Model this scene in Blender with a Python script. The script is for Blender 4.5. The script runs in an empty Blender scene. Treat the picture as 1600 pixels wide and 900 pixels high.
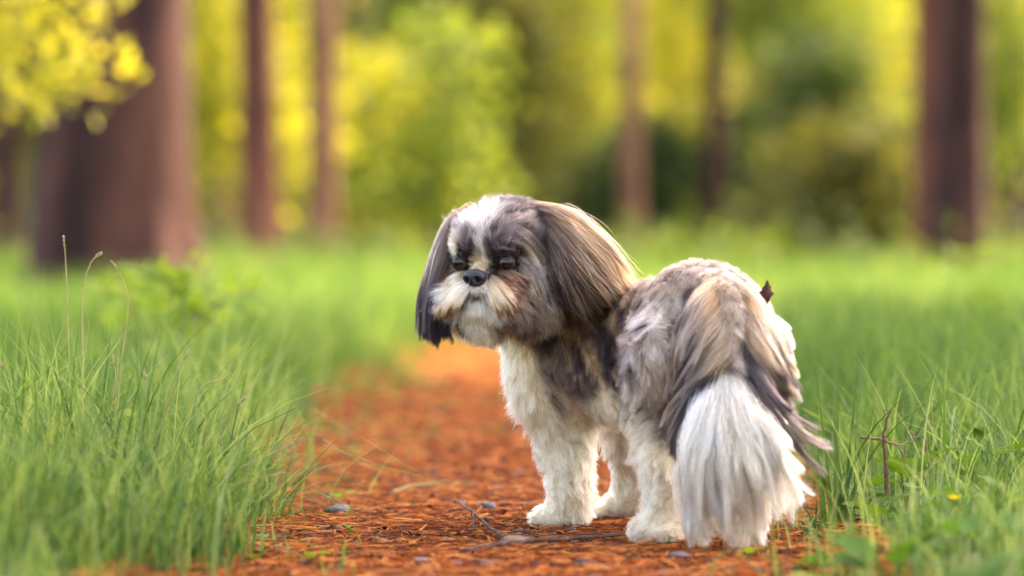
import bpy, bmesh, math, random
import numpy as np
from mathutils import Vector, Matrix, kdtree

R = math.radians
rng = np.random.default_rng(7)
random.seed(7)
scene = bpy.context.scene
C = scene.collection

# ------------------------------------------------------------------ camera, sky, sun, exposure
CAM_H = 0.29
LENS = 130.0
FPX = LENS / 36.0 * 1600.0            # focal length in photo pixels
cam_data = bpy.data.cameras.new('camera')
cam = bpy.data.objects.new('camera', cam_data)
C.objects.link(cam)
cam.location = (0, 0, CAM_H)
cam.rotation_euler = (R(90 - 0.694), 0, 0)
cam_data.lens = LENS
cam_data.sensor_width = 36
cam_data.clip_start = 0.05
cam_data.clip_end = 600
cam_data.dof.use_dof = True
cam_data.dof.focus_distance = 3.60
cam_data.dof.aperture_fstop = 3.6
scene.camera = cam

SUN_EL, SUN_AZ = 48.0, 40.0           # azimuth measured from +Y (away from camera), clockwise
world = bpy.data.worlds.new('World')
scene.world = world
world.use_nodes = True
wn = world.node_tree.nodes
sky = wn.new('ShaderNodeTexSky')
sky.sky_type = 'NISHITA'
sky.sun_disc = False
sky.sun_elevation = R(SUN_EL)
sky.sun_rotation = R(SUN_AZ)
sky.air_density = 1.0
sky.dust_density = 2.5
sky.ozone_density = 0.6
world.node_tree.links.new(sky.outputs[0], wn['Background'].inputs[0])
wn['Background'].inputs[1].default_value = 0.15

sun_data = bpy.data.lights.new('sun', 'SUN')
sun_data.energy = 3.2
sun_data.angle = R(2.0)
sun_data.color = (1.0, 0.93, 0.80)
sun = bpy.data.objects.new('sun', sun_data)
C.objects.link(sun)
_to = Vector((math.sin(R(SUN_AZ)) * math.cos(R(SUN_EL)), math.cos(R(SUN_AZ)) * math.cos(R(SUN_EL)), math.sin(R(SUN_EL))))
sun.rotation_euler = _to.to_track_quat('Z', 'Y').to_euler()

vs = scene.view_settings
vs.view_transform = 'Standard'
vs.look = 'None'
vs.exposure = 3.0
vs.use_white_balance = True
vs.white_balance_temperature = 8500
vs.white_balance_tint = 24
vs.gamma = 1.0
vs.use_curve_mapping = False
scene.render.engine = 'CYCLES'
cy = scene.cycles
cy.max_bounces = 12
cy.diffuse_bounces = 3
cy.glossy_bounces = 10
cy.transmission_bounces = 10
cy.transparent_max_bounces = 8
cy.use_denoising = True
cy.use_adaptive_sampling = True
cy.adaptive_threshold = 0.02
cy.caustics_reflective = False
cy.caustics_refractive = False
scene.cycles_curves.shape = 'RIBBONS'
scene.cycles_curves.subdivisions = 2

# ------------------------------------------------------------------ helpers
def W(px, py, d):
    """place seen in the photo at (px, py), d metres in front of the camera"""
    return np.array(((px - 800) / FPX * d, d, CAM_H - (py - 380) / FPX * d))

def ground_d(py):
    return CAM_H * FPX / (py - 380)

def nrm(v):
    v = np.asarray(v, float)
    return v / np.maximum(np.linalg.norm(v, axis=-1, keepdims=True), 1e-9)

def _hash(ix, iy, iz, seed):
    n = (ix * 374761393 + iy * 668265263 + iz * 2147483647 + seed * 974634541) & 0xFFFFFFFF
    n = ((n ^ (n >> 13)) * 1274126177) & 0xFFFFFFFF
    n = n ^ (n >> 16)
    return (n & 0xFFFF) / 65535.0

def vnoise(p, scale, seed=0):
    """smooth value noise 0..1 at points p (N,3)"""
    q = np.asarray(p, float) * scale
    i = np.floor(q).astype(np.int64)
    f = q - i
    f = f * f * (3 - 2 * f)
    out = 0
    for dx in (0, 1):
        wx = f[:, 0] if dx else 1 - f[:, 0]
        for dy in (0, 1):
            wy = f[:, 1] if dy else 1 - f[:, 1]
            for dz in (0, 1):
                wz = f[:, 2] if dz else 1 - f[:, 2]
                out = out + wx * wy * wz * _hash(i[:, 0] + dx, i[:, 1] + dy, i[:, 2] + dz, seed)
    return out

def fnoise(p, scale, seed=0, octs=3):
    s = 0; a = 0.5; t = 0
    for o in range(octs):
        s = s + a * vnoise(p, scale * 2 ** o, seed + o); t += a; a *= 0.5
    return s / t

def mat(name):
    m = bpy.data.materials.new(name)
    m.use_nodes = True
    m.node_tree.nodes.clear()
    return m, m.node_tree.nodes, m.node_tree.links

def node(nodes, kind, **kw):
    n = nodes.new(kind)
    for k, v in kw.items():
        if k.startswith('i_'):
            n.inputs[k[2:].replace('_', ' ')].default_value = v
        else:
            setattr(n, k, v)
    return n

def ramp(nodes, stops):
    r = nodes.new('ShaderNodeValToRGB')
    el = r.color_ramp.elements
    while len(el) < len(stops):
        el.new(0.5)
    for e, (p, c) in zip(el, stops):
        e.position = p; e.color = (*c, 1)
    return r

ALBEDO = 0.86                          # all plant, bark and soil colours below are scaled by this
def dim(c): return tuple(x * ALBEDO for x in c)

def leaf_material(name, c0, c1, c2, trans=0.45, rough=0.6, spec=0.08):
    """thin leaf: colour from the per-leaf 'tint', part of the light passes through"""
    m, n, l = mat(name)
    at = node(n, 'ShaderNodeAttribute', attribute_name='tint')
    rp = ramp(n, [(0.0, dim(c0)), (0.5, dim(c1)), (1.0, dim(c2))])
    l.new(at.outputs['Fac'], rp.inputs[0])
    geo = n.new('ShaderNodeNewGeometry')
    nz = node(n, 'ShaderNodeTexNoise', i_Scale=60.0, i_Detail=2.0)
    tc = n.new('ShaderNodeTexCoord'); l.new(tc.outputs['Object'], nz.inputs['Vector'])
    hs = node(n, 'ShaderNodeHueSaturation')
    mr = node(n, 'ShaderNodeMapRange'); mr.inputs[3].default_value = 0.75; mr.inputs[4].default_value = 1.25
    l.new(nz.outputs['Fac'], mr.inputs[0]); l.new(mr.outputs[0], hs.inputs['Value']); l.new(rp.outputs[0], hs.inputs['Color'])
    p = node(n, 'ShaderNodeBsdfPrincipled', i_Roughness=rough)
    p.inputs['Specular IOR Level'].default_value = spec
    t = n.new('ShaderNodeBsdfTranslucent')
    g = node(n, 'ShaderNodeMixRGB', blend_type='MULTIPLY'); g.inputs[0].default_value = 1
    g.inputs[2].default_value = (1.5, 1.35, 0.5, 1)
    l.new(hs.outputs[0], g.inputs[1]); l.new(g.outputs[0], t.inputs[0])
    l.new(hs.outputs[0], p.inputs['Base Color'])
    mx = node(n, 'ShaderNodeMixShader'); mx.inputs[0].default_value = trans
    l.new(p.outputs[0], mx.inputs[1]); l.new(t.outputs[0], mx.inputs[2])
    o = n.new('ShaderNodeOutputMaterial'); l.new(mx.outputs[0], o.inputs[0])
    return m

def rough_material(name, stops, scale=20.0, rough=0.85, bump=0.4, bscale=80.0, spec=0.2, stretch=(1, 1, 1), detail=5.0):
    m, n, l = mat(name)
    tc = n.new('ShaderNodeTexCoord')
    mp = node(n, 'ShaderNodeMapping'); mp.inputs['Scale'].default_value = stretch
    l.new(tc.outputs['Object'], mp.inputs['Vector'])
    nz = node(n, 'ShaderNodeTexNoise', i_Scale=scale, i_Detail=detail, i_Roughness=0.65)
    l.new(mp.outputs[0], nz.inputs['Vector'])
    rp = ramp(n, [(q, dim(c)) for q, c in stops]); l.new(nz.outputs['Fac'], rp.inputs[0])
    p = node(n, 'ShaderNodeBsdfPrincipled', i_Roughness=rough)
    p.inputs['Specular IOR Level'].default_value = spec
    l.new(rp.outputs[0], p.inputs['Base Color'])
    nb = node(n, 'ShaderNodeTexNoise', i_Scale=bscale, i_Detail=4.0)
    l.new(mp.outputs[0], nb.inputs['Vector'])
    b = node(n, 'ShaderNodeBump', i_Strength=bump, i_Distance=0.02)
    l.new(nb.outputs['Fac'], b.inputs['Height']); l.new(b.outputs[0], p.inputs['Normal'])
    o = n.new('ShaderNodeOutputMaterial'); l.new(p.outputs[0], o.inputs[0])
    return m

def mesh_np(name, verts, faces, material, parent=None, tint=None, smooth=True, color=None):
    """one mesh object from arrays: faces (M,3) or (M,4) or a list of such arrays"""
    me = bpy.data.meshes.new(name)
    verts = np.asarray(verts, np.float32)
    fl = faces if isinstance(faces, list) else [faces]
    fl = [np.asarray(f, np.int32) for f in fl if len(f)]
    loops = np.concatenate([f.ravel() for f in fl])
    sizes = np.concatenate([np.full(len(f), f.shape[1], np.int32) for f in fl])
    starts = np.concatenate([[0], np.cumsum(sizes)[:-1]]).astype(np.int32)
    me.vertices.add(len(verts)); me.vertices.foreach_set('co', verts.ravel())
    me.loops.add(len(loops)); me.loops.foreach_set('vertex_index', loops)
    me.polygons.add(len(sizes)); me.polygons.foreach_set('loop_start', starts); me.polygons.foreach_set('loop_total', sizes)
    if smooth:
        me.polygons.foreach_set('use_smooth', np.ones(len(sizes), bool))
    if tint is not None:
        a = me.attributes.new('tint', 'FLOAT', 'POINT'); a.data.foreach_set('value', np.asarray(tint, np.float32))
    if color is not None:
        a = me.attributes.new('hair_color', 'FLOAT_COLOR', 'POINT')
        cc = np.ones((len(verts), 4), np.float32); cc[:, :3] = color
        a.data.foreach_set('color', cc.ravel())
    me.update(calc_edges=True)
    me.validate()
    if material is not None:
        me.materials.append(material)
    o = bpy.data.objects.new(name, me)
    C.objects.link(o)
    if parent is not None:
        o.parent = parent
    return o

def link(name, me, parent=None, loc=None, rot=None, scale=None):
    o = bpy.data.objects.new(name, me); C.objects.link(o)
    if parent is not None: o.parent = parent
    if loc is not None: o.location = loc
    if rot is not None: o.rotation_euler = rot
    if scale is not None: o.scale = scale if hasattr(scale, '__len__') else (scale,) * 3
    return o

def empty(name, loc, label, cat, group=None):
    o = bpy.data.objects.new(name, None); C.objects.link(o); o.location = loc
    return tag(o, label, cat, group)

def tag(o, label=None, cat=None, group=None, kind=None):
    if label: o['label'] = label
    if cat: o['category'] = cat
    if group: o['group'] = group
    if kind: o['kind'] = kind
    return o

def tube(path, radii, sides=8, cap=True):
    """tapered tube along a polyline -> verts, [faces]"""
    path = np.asarray(path, float); n = len(path)
    radii = np.broadcast_to(np.asarray(radii, float), (n,))
    t = nrm(np.gradient(path, axis=0))
    up = np.array((0.13, 0.21, 0.97)) if abs(t[0, 2]) < 0.8 else np.array((1.0, 0.05, 0.1))
    vs_, fs = [], []
    for i in range(n):
        a = nrm(np.cross(t[i], up)); b = np.cross(t[i], a)
        an = np.linspace(0, 2 * np.pi, sides, endpoint=False)[:, None]
        vs_.append(path[i] + radii[i] * (np.cos(an) * a + np.sin(an) * b))
    for i in range(n - 1):
        k = np.arange(sides); k2 = (k + 1) % sides
        fs.append(np.stack([i * sides + k, i * sides + k2, (i + 1) * sides + k2, (i + 1) * sides + k], 1))
    v = np.concatenate(vs_)
    q = np.concatenate(fs)
    tris = np.zeros((0, 3), int)
    if cap:
        v = np.concatenate([v, path[:1], path[-1:]])
        k = np.arange(sides); k2 = (k + 1) % sides
        tris = np.concatenate([np.stack([k2, k, np.full(sides, n * sides)], 1),
                               np.stack([(n - 1) * sides + k, (n - 1) * sides + k2, np.full(sides, n * sides + 1)], 1)])
    return v, q, tris

class Mesh:
    """gathers pieces of one part"""
    def __init__(s): s.v = []; s.q = []; s.t = []; s.ti = []; s.n = 0
    def add(s, v, q=None, t=None, tint=0.5):
        v = np.asarray(v, float)
        if q is not None and len(q): s.q.append(np.asarray(q) + s.n)
        if t is not None and len(t): s.t.append(np.asarray(t) + s.n)
        s.ti.append(np.broadcast_to(np.asarray(tint, float), (len(v),)))
        s.v.append(v); s.n += len(v)
    def tube(s, path, radii, sides=8, tint=0.5):
        s.add(*tube(path, radii, sides), tint=tint)
    def build(s, name, material, parent=None, smooth=True):
        fl = []
        if s.q: fl.append(np.concatenate(s.q))
        if s.t: fl.append(np.concatenate(s.t))
        return mesh_np(name, np.concatenate(s.v), fl, material, parent, np.concatenate(s.ti), smooth)

def catmull(P, n):
    """resample control points P (k,...) to n points on a Catmull-Rom spline"""
    P = np.asarray(P, float)
    k = len(P)
    t = np.linspace(0, k - 1, n)
    i = np.clip(np.floor(t).astype(int), 0, k - 2)
    f = (t - i).reshape((-1,) + (1,) * (P.ndim - 1))
    p0 = P[np.maximum(i - 1, 0)]; p1 = P[i]; p2 = P[i + 1]; p3 = P[np.minimum(i + 2, k - 1)]
    return 0.5 * (2 * p1 + (p2 - p0) * f + (2 * p0 - 5 * p1 + 4 * p2 - p3) * f ** 2 + (3 * p1 - p0 - 3 * p2 + p3) * f ** 3)

# ------------------------------------------------------------------ materials of the place
M_ground = rough_material('soil', [(0.28, (0.07, 0.085, 0.03)), (0.5, (0.14, 0.17, 0.06)), (0.72, (0.24, 0.24, 0.11))], scale=9, bump=0.6, spec=0.05)
M_path = rough_material('needle_soil', [(0.32, (0.020, 0.011, 0.011)), (0.43, (0.060, 0.018, 0.009)), (0.55, (0.23, 0.052, 0.010)), (0.72, (0.36, 0.12, 0.022))], scale=30, bump=0.8, bscale=160, rough=1.0, spec=0.0)
M_needle = leaf_material('fallen_needles', (0.028, 0.012, 0.010), (0.34, 0.072, 0.012), (0.66, 0.27, 0.075), trans=0.1, rough=0.8, spec=0.04)
M_gravel = rough_material('dark_grit', [(0.3, (0.035, 0.032, 0.036)), (0.6, (0.10, 0.09, 0.09)), (0.85, (0.22, 0.17, 0.13))], scale=40, rough=0.7)
M_stone = rough_material('grey_stone', [(0.3, (0.035, 0.034, 0.04)), (0.55, (0.085, 0.085, 0.095)), (0.8, (0.17, 0.16, 0.16))], scale=60, bscale=200, rough=0.6, spec=0.4)
M_tan = rough_material('tan_stone', [(0.3, (0.20, 0.13, 0.085)), (0.6, (0.34, 0.23, 0.15)), (0.8, (0.42, 0.31, 0.22))], scale=50, bscale=200)
M_slate = rough_material('blue_slate', [(0.3, (0.06, 0.07, 0.08)), (0.6, (0.13, 0.15, 0.165)), (0.8, (0.22, 0.24, 0.25))], scale=50, bscale=120, rough=0.55, spec=0.4)
M_twig = rough_material('twig_bark', [(0.3, (0.06, 0.03, 0.022)), (0.55, (0.17, 0.085, 0.055)), (0.8, (0.30, 0.18, 0.11))], scale=90, bscale=260, stretch=(1, 1, 0.3))
M_dry = rough_material('dry_stem', [(0.3, (0.16, 0.10, 0.06)), (0.55, (0.30, 0.21, 0.12)), (0.8, (0.42, 0.33, 0.2))], scale=70, bscale=260)
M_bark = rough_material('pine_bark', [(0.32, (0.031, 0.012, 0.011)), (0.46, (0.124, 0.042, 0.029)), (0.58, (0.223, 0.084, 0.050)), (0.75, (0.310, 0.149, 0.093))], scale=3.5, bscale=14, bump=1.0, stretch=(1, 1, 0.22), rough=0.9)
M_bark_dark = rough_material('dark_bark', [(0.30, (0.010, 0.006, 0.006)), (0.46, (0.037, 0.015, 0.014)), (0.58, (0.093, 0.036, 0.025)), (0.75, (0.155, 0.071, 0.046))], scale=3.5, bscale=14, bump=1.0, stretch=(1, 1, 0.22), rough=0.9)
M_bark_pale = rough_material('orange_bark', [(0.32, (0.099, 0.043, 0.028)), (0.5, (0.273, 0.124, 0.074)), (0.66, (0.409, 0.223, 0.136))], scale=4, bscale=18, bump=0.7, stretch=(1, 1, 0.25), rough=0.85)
M_stem = rough_material('sapling_stem', [(0.3, (0.05, 0.045, 0.03)), (0.7, (0.16, 0.14, 0.09))], scale=20, stretch=(1, 1, .3))
M_grass = leaf_material('grass_blade', (0.026, 0.080, 0.022), (0.085, 0.19, 0.054), (0.29, 0.40, 0.17), trans=0.45)
M_tuft_dark = leaf_material('dark_grass', (0.025, 0.075, 0.02), (0.045, 0.12, 0.03), (0.09, 0.19, 0.05), trans=0.35)
M_straw = leaf_material('seed_straw', (0.25, 0.24, 0.09), (0.42, 0.36, 0.17), (0.52, 0.44, 0.25), trans=0.3)
M_weed = leaf_material('weed_leaf', (0.035, 0.105, 0.022), (0.075, 0.19, 0.03), (0.15, 0.29, 0.05), trans=0.4)
M_sprout = leaf_material('sprout_leaf', (0.13, 0.25, 0.03), (0.22, 0.36, 0.05), (0.32, 0.42, 0.09), trans=0.4)
M_yellow = leaf_material('yellow_green_leaf', (0.15, 0.19, 0.026), (0.31, 0.335, 0.048), (0.46, 0.45, 0.085), trans=0.5)  # yellow-green of young leaves, brightened to stand in for sun on them
M_lime = leaf_material('lime_leaf', (0.065, 0.125, 0.028), (0.135, 0.205, 0.044), (0.25, 0.31, 0.07), trans=0.5)
M_olive = leaf_material('olive_leaf', (0.035, 0.050, 0.016), (0.075, 0.088, 0.024), (0.15, 0.155, 0.04), trans=0.4)
M_deep = leaf_material('deep_green_leaf', (0.020, 0.045, 0.020), (0.045, 0.085, 0.032), (0.09, 0.15, 0.045), trans=0.35)  # dark tone also stands in for shade on saplings
M_dead = rough_material('dead_leaf', [(0.3, (0.05, 0.02, 0.015)), (0.7, (0.13, 0.05, 0.035))], scale=120, bscale=300)
M_petal = leaf_material('yellow_petal', (0.7, 0.5, 0.03), (0.8, 0.6, 0.04), (0.85, 0.7, 0.1), trans=0.3)

# ------------------------------------------------------------------ ground and path
def smooth(t): t = np.clip(t, 0, 1); return t * t * (3 - 2 * t)
PATH_HALF = 0.255
BANK = 0.040
def edge_l(y): return -PATH_HALF * (1 - 0.97 * smooth((np.asarray(y) - 6.0) / 5)) - 0.028 * np.sin(y * 2.3 + 0.6) - 0.02 * np.sin(y * 5.9)
def edge_r(y): return PATH_HALF * (1 - 0.97 * smooth((np.asarray(y) - 6.0) / 5)) + 0.03 * np.sin(y * 1.9 + 2.0) + 0.02 * np.sin(y * 5.1 + 1)
def ground_z(x, y):
    """shallow trough of the path between slightly raised verges"""
    x = np.asarray(x, float); y = np.asarray(y, float)
    p = np.stack([x, y, np.zeros_like(x)], -1).reshape(-1, 3)
    n1 = fnoise(p, 4.0, 3, 2).reshape(x.shape) - 0.5
    n2 = fnoise(p, 40.0, 9, 2).reshape(x.shape) - 0.5
    bank = smooth((edge_l(y) - x) / 0.16 + 0.15) + smooth((x - edge_r(y)) / 0.16 + 0.15)
    near = np.clip((30 - y) / 20, 0, 1)
    return bank * (BANK + 0.02 * n1 * near) + 0.005 * n2 * near

ys = np.concatenate([np.linspace(-40, 0, 6)[:-1], np.linspace(0, 2.2, 9)[:-1], np.linspace(2.2, 6, 190)[:-1], np.linspace(6, 14, 120)[:-1], np.linspace(14, 50, 50)[:-1], np.linspace(50, 320, 20)])
xs = np.concatenate([np.linspace(-260, -6, 14)[:-1], np.linspace(-6, -1.2, 20)[:-1], np.linspace(-1.2, 1.2, 121), np.linspace(1.2, 6, 20)[1:], np.linspace(6, 260, 14)[1:]])
gx, gy = np.meshgrid(xs, ys)
gz = ground_z(gx, gy) - 0.006
V = np.stack([gx, gy, gz], -1).reshape(-1, 3)
ny_, nx_ = gx.shape
ii = (np.arange(ny_ - 1)[:, None] * nx_ + np.arange(nx_ - 1)[None, :]).ravel()
ground = mesh_np('ground', V, np.stack([ii, ii + 1, ii + 1 + nx_, ii + nx_], 1), M_ground)
tag(ground, kind='structure')

ys = np.concatenate([np.linspace(-12, 0.3, 20)[:-1], np.linspace(0.3, 2.2, 20)[:-1], np.linspace(2.2, 6, 300)[:-1], np.linspace(6, 16, 160)[:-1], np.linspace(16, 60, 60)])
us = np.linspace(-1, 1, 61)
py_, pu = np.meshgrid(ys, us, indexing='ij')
pp = np.stack([pu, py_, py_ * 0], -1).reshape(-1, 3)
wob = (fnoise(pp * np.array((0, 1, 1)), 14, 21).reshape(py_.shape) - .5) * 0.09
px_ = np.where(pu < 0, -pu * (edge_l(py_) - 0.03 + wob), pu * (edge_r(py_) + 0.03 - wob))
pz = ground_z(px_, py_) + 0.0 + 0.004 * (1 - np.abs(pu) ** 6) - 0.007 * np.abs(pu) ** 8
pz += 0.006 * (fnoise(np.stack([px_, py_, px_ * 0], -1).reshape(-1, 3), 90, 5, 2).reshape(px_.shape) - .5) * np.clip((14 - py_) / 8, 0, 1)
V = np.stack([px_, py_, pz], -1).reshape(-1, 3)
ny_, nx_ = px_.shape
ii = (np.arange(ny_ - 1)[:, None] * nx_ + np.arange(nx_ - 1)[None, :]).ravel()
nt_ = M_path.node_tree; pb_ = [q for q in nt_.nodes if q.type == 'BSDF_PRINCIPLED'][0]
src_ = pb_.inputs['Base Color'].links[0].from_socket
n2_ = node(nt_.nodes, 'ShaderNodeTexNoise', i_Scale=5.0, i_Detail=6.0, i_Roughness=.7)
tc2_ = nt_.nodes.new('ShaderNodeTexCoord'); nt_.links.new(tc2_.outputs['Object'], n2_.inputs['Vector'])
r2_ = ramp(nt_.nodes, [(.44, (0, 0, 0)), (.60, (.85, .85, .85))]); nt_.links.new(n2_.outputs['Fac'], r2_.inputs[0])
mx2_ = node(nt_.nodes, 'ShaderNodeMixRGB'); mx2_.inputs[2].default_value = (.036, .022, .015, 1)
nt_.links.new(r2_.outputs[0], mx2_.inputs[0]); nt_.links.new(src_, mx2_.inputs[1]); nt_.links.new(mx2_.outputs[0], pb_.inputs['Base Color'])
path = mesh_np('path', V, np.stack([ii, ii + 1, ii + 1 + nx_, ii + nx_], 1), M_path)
tag(path, kind='structure')
def path_z(x, y):
    x = np.asarray(x, float); y = np.asarray(y, float)
    return ground_z(x, y) + 0.005

# ------------------------------------------------------------------ trees of the wood behind
def pine_trunk(seed, r, h, flare=1.5, lean=(0, 0), limbs=True):
    rr = np.random.default_rng(seed)
    n = 34
    z = np.concatenate([np.linspace(-0.1, 1.2, 12)[:-1], np.linspace(1.2, h, n - 11)])
    t = np.clip(z / h, 0, 1)
    rad = r * (1 - 0.72 * t) * (1 + (flare - 1) * np.exp(-np.maximum(z, 0) / 0.28))
    path_ = np.stack([lean[0] * z + 0.02 * np.sin(z * 0.8 + seed), lean[1] * z + 0.02 * np.cos(z * 0.7 + seed), z], 1)
    m = Mesh()
    v, q, tr = tube(path_, rad, 28)
    ax = np.repeat(path_, 28, axis=0)
    body = v[:len(ax)]
    ang = np.tile(np.arange(28), len(z))
    bumpy = (fnoise(np.stack([np.cos(ang * 2 * np.pi / 28) * 3, np.sin(ang * 2 * np.pi / 28) * 3, body[:, 2] * 1.2], 1), 2.0, seed) - 0.5) * 0.26
    root = 0.22 * np.exp(-np.maximum(body[:, 2], 0) / 0.2) * np.cos(ang * 2 * np.pi / 28 * 5 + seed)
    v[:len(ax)] = ax + (body - ax) * (1 + bumpy + root)[:, None]
    m.add(v, q, tr)
    if limbs:
        for k in range(9):
            zz = h * rr.uniform(0.55, 0.95); a = rr.uniform(0, 2 * np.pi); L = rr.uniform(0.9, 1.9) * (1.25 - zz / h)
            p0 = np.array((lean[0] * zz, lean[1] * zz, zz))
            dr = np.array((math.cos(a), math.sin(a), 0.25))
            m.tube([p0, p0 + dr * L * .5, p0 + dr * L + np.array((0, 0, -.1))], [r * .22, r * .14, r * .05], 6)
    return m

def leaf_quads(centers, size, rr, tint, flat=0.0, aspect=0.6):
    """folded diamond leaves (4 vertices, 2 triangles) with random facing"""
    n = len(centers)
    d = nrm(rr.normal(size=(n, 3)) * np.array((1, 1, 1 - flat * .7)))
    e = nrm(np.cross(d, nrm(rr.normal(size=(n, 3)) + np.array((0, 0, flat * 2.5)))))
    up = np.cross(d, e)
    s = (size * rr.uniform(0.6, 1.3, n))[:, None]
    v = np.stack([centers - d * s * .5, centers + e * s * aspect * .5 + up * s * .08, centers + d * s * .5, centers - e * s * aspect * .5 + up * s * .08], 1).reshape(-1, 3)
    k = np.arange(n)[:, None] * 4
    t = np.concatenate([k + np.array([[0, 1, 2]]), k + np.array([[0, 2, 3]])])
    return v, t, np.repeat(tint, 4)

def pine_crown(seed, h, spread, n_cl=46):
    rr = np.random.default_rng(seed + 50)
    cs = []
    for k in range(n_cl):
        zz = rr.uniform(0.55, 1.02) * h; a = rr.uniform(0, 2 * np.pi); L = spread * rr.uniform(0.15, 1) * (1.3 - zz / h)
        cs.append(np.array((math.cos(a) * L, math.sin(a) * L, zz)) + rr.normal(size=(46, 3)) * np.array((.32, .32, .14)))
    c = np.concatenate(cs)
    return leaf_quads(c, 0.2 if n_cl < 200 else 0.32, rr, rr.random(len(c)), 0.3, 0.35)  # larger leaves thicken the unseen crown that shades the dog

def pine_tree(name, px, d, width_px, seed, material, label, h=13.0, flare=1.5, lean=(0, 0), spread=2.0, n_cl=60):
    x = (px - 800) / FPX * d
    root = empty(name, (x, d, float(ground_z(np.array([x]), np.array([d]))[0])), label, 'tree', 'pine trees of the wood')
    r = width_px / FPX * d / 2
    pine_trunk(seed, r, h, flare, lean).build('trunk', material, root)
    v, t, ti = pine_crown(seed, h, spread, n_cl)
    mesh_np('crown', v, t, M_deep, root, ti, smooth=False)
    return root

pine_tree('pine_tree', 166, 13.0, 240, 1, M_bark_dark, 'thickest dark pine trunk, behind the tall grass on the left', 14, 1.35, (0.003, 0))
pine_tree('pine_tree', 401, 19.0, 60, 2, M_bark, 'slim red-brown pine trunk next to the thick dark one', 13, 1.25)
pine_tree('pine_tree', 508, 20.5, 46, 3, M_bark_pale, 'pale orange pine trunk, third from the left edge', 13, 1.3)  # pale orange bark stands in for sunlight on this trunk
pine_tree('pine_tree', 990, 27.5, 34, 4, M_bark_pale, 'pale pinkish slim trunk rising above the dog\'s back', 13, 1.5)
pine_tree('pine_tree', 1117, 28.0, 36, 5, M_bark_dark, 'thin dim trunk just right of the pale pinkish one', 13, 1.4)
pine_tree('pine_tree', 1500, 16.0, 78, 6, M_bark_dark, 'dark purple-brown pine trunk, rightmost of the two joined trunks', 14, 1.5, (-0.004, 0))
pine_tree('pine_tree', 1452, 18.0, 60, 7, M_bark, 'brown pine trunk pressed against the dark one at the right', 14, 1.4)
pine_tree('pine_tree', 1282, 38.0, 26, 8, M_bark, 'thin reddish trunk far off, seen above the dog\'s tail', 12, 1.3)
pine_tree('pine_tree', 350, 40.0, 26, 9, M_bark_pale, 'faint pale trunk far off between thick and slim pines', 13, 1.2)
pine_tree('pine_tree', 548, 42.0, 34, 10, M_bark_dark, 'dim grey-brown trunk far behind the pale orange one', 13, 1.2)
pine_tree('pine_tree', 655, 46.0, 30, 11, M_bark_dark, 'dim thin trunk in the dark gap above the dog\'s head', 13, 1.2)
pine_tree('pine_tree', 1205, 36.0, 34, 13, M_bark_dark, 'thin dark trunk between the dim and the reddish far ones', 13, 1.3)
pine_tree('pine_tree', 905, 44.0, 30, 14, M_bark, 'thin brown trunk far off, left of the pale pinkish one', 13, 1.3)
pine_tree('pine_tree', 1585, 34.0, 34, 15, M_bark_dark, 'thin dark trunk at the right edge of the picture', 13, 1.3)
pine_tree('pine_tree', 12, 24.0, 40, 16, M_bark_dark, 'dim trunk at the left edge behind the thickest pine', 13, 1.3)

pine_tree('pine_tree', 4080, 11.1, 150, 12, M_bark, 'unseen pine added outside the frame so its crown shades the dog', 13.5, 1.4, spread=4.4, n_cl=640)  # unseen tree added to keep direct sun off the dog

def leafy(name, x, d, h, rad, material, seed, label, cat='sapling', group='leafy saplings of the undergrowth', n_cl=60, n_leaf=46, size=0.085, z0=0.25, stem_r=0.02, spread=0.16):
    """young broad-leaved tree: stem, limbs, and leaf clusters at the limb ends"""
    rr = np.random.default_rng(seed + 400)
    root = empty(name, (x, d, float(ground_z(np.array([x]), np.array([d]))[0]) - 0.02), label, cat, group)
    m = Mesh()
    k = np.linspace(0, 1, 9)
    sp = np.stack([0.06 * h * np.sin(k * 2 + seed) * k, 0.05 * h * np.cos(k * 2.3 + seed) * k, k * h * 0.93], 1)
    m.tube(sp, stem_r * (1.1 - k), 7)
    cs, ts = [], []
    for c in range(n_cl):
        t = rr.uniform(z0, 1.0)
        p0 = np.array([np.interp(t, k, sp[:, j]) for j in range(3)])
        a = rr.uniform(0, 2 * np.pi)
        L = rad * (0.25 + 0.75 * math.sin(min(1, (1.03 - t) * 1.5) * 1.57)) * rr.uniform(0.35, 1.0)
        dr = np.array((math.cos(a), math.sin(a), rr.uniform(0.05, 0.6)))
        p1 = p0 + dr * L
        m.tube([p0, p0 + dr * L * .55 + np.array((0, 0, .05 * L)), p1], [stem_r * .42 * (1.1 - t), stem_r * .28 * (1.1 - t) + .001, .0015], 4)
        nl = int(n_leaf * rr.uniform(0.5, 1.5))
        f = rr.uniform(0.35, 1.05, nl)[:, None]
        cs.append(p0 + (p1 - p0) * f + rr.normal(size=(nl, 3)) * np.array((spread, spread, spread * .7)))
        ts.append(np.clip(rr.normal(rr.uniform(0.25, 0.75), 0.16, nl), 0, 1))
    m.build('trunk', M_stem, root)
    c = np.concatenate(cs); ti = np.concatenate(ts)
    v, t, tt = leaf_quads(c, size, rr, ti, 0.4, 0.62)
    mesh_np('crown', v, t, material, root, tt, smooth=False)
    return root

def sap(px, d, h, rad, material, seed, label, **kw):
    return leafy('sapling', (px - 800) / FPX * d, d, h, rad, material, seed, label, **kw)

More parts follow.
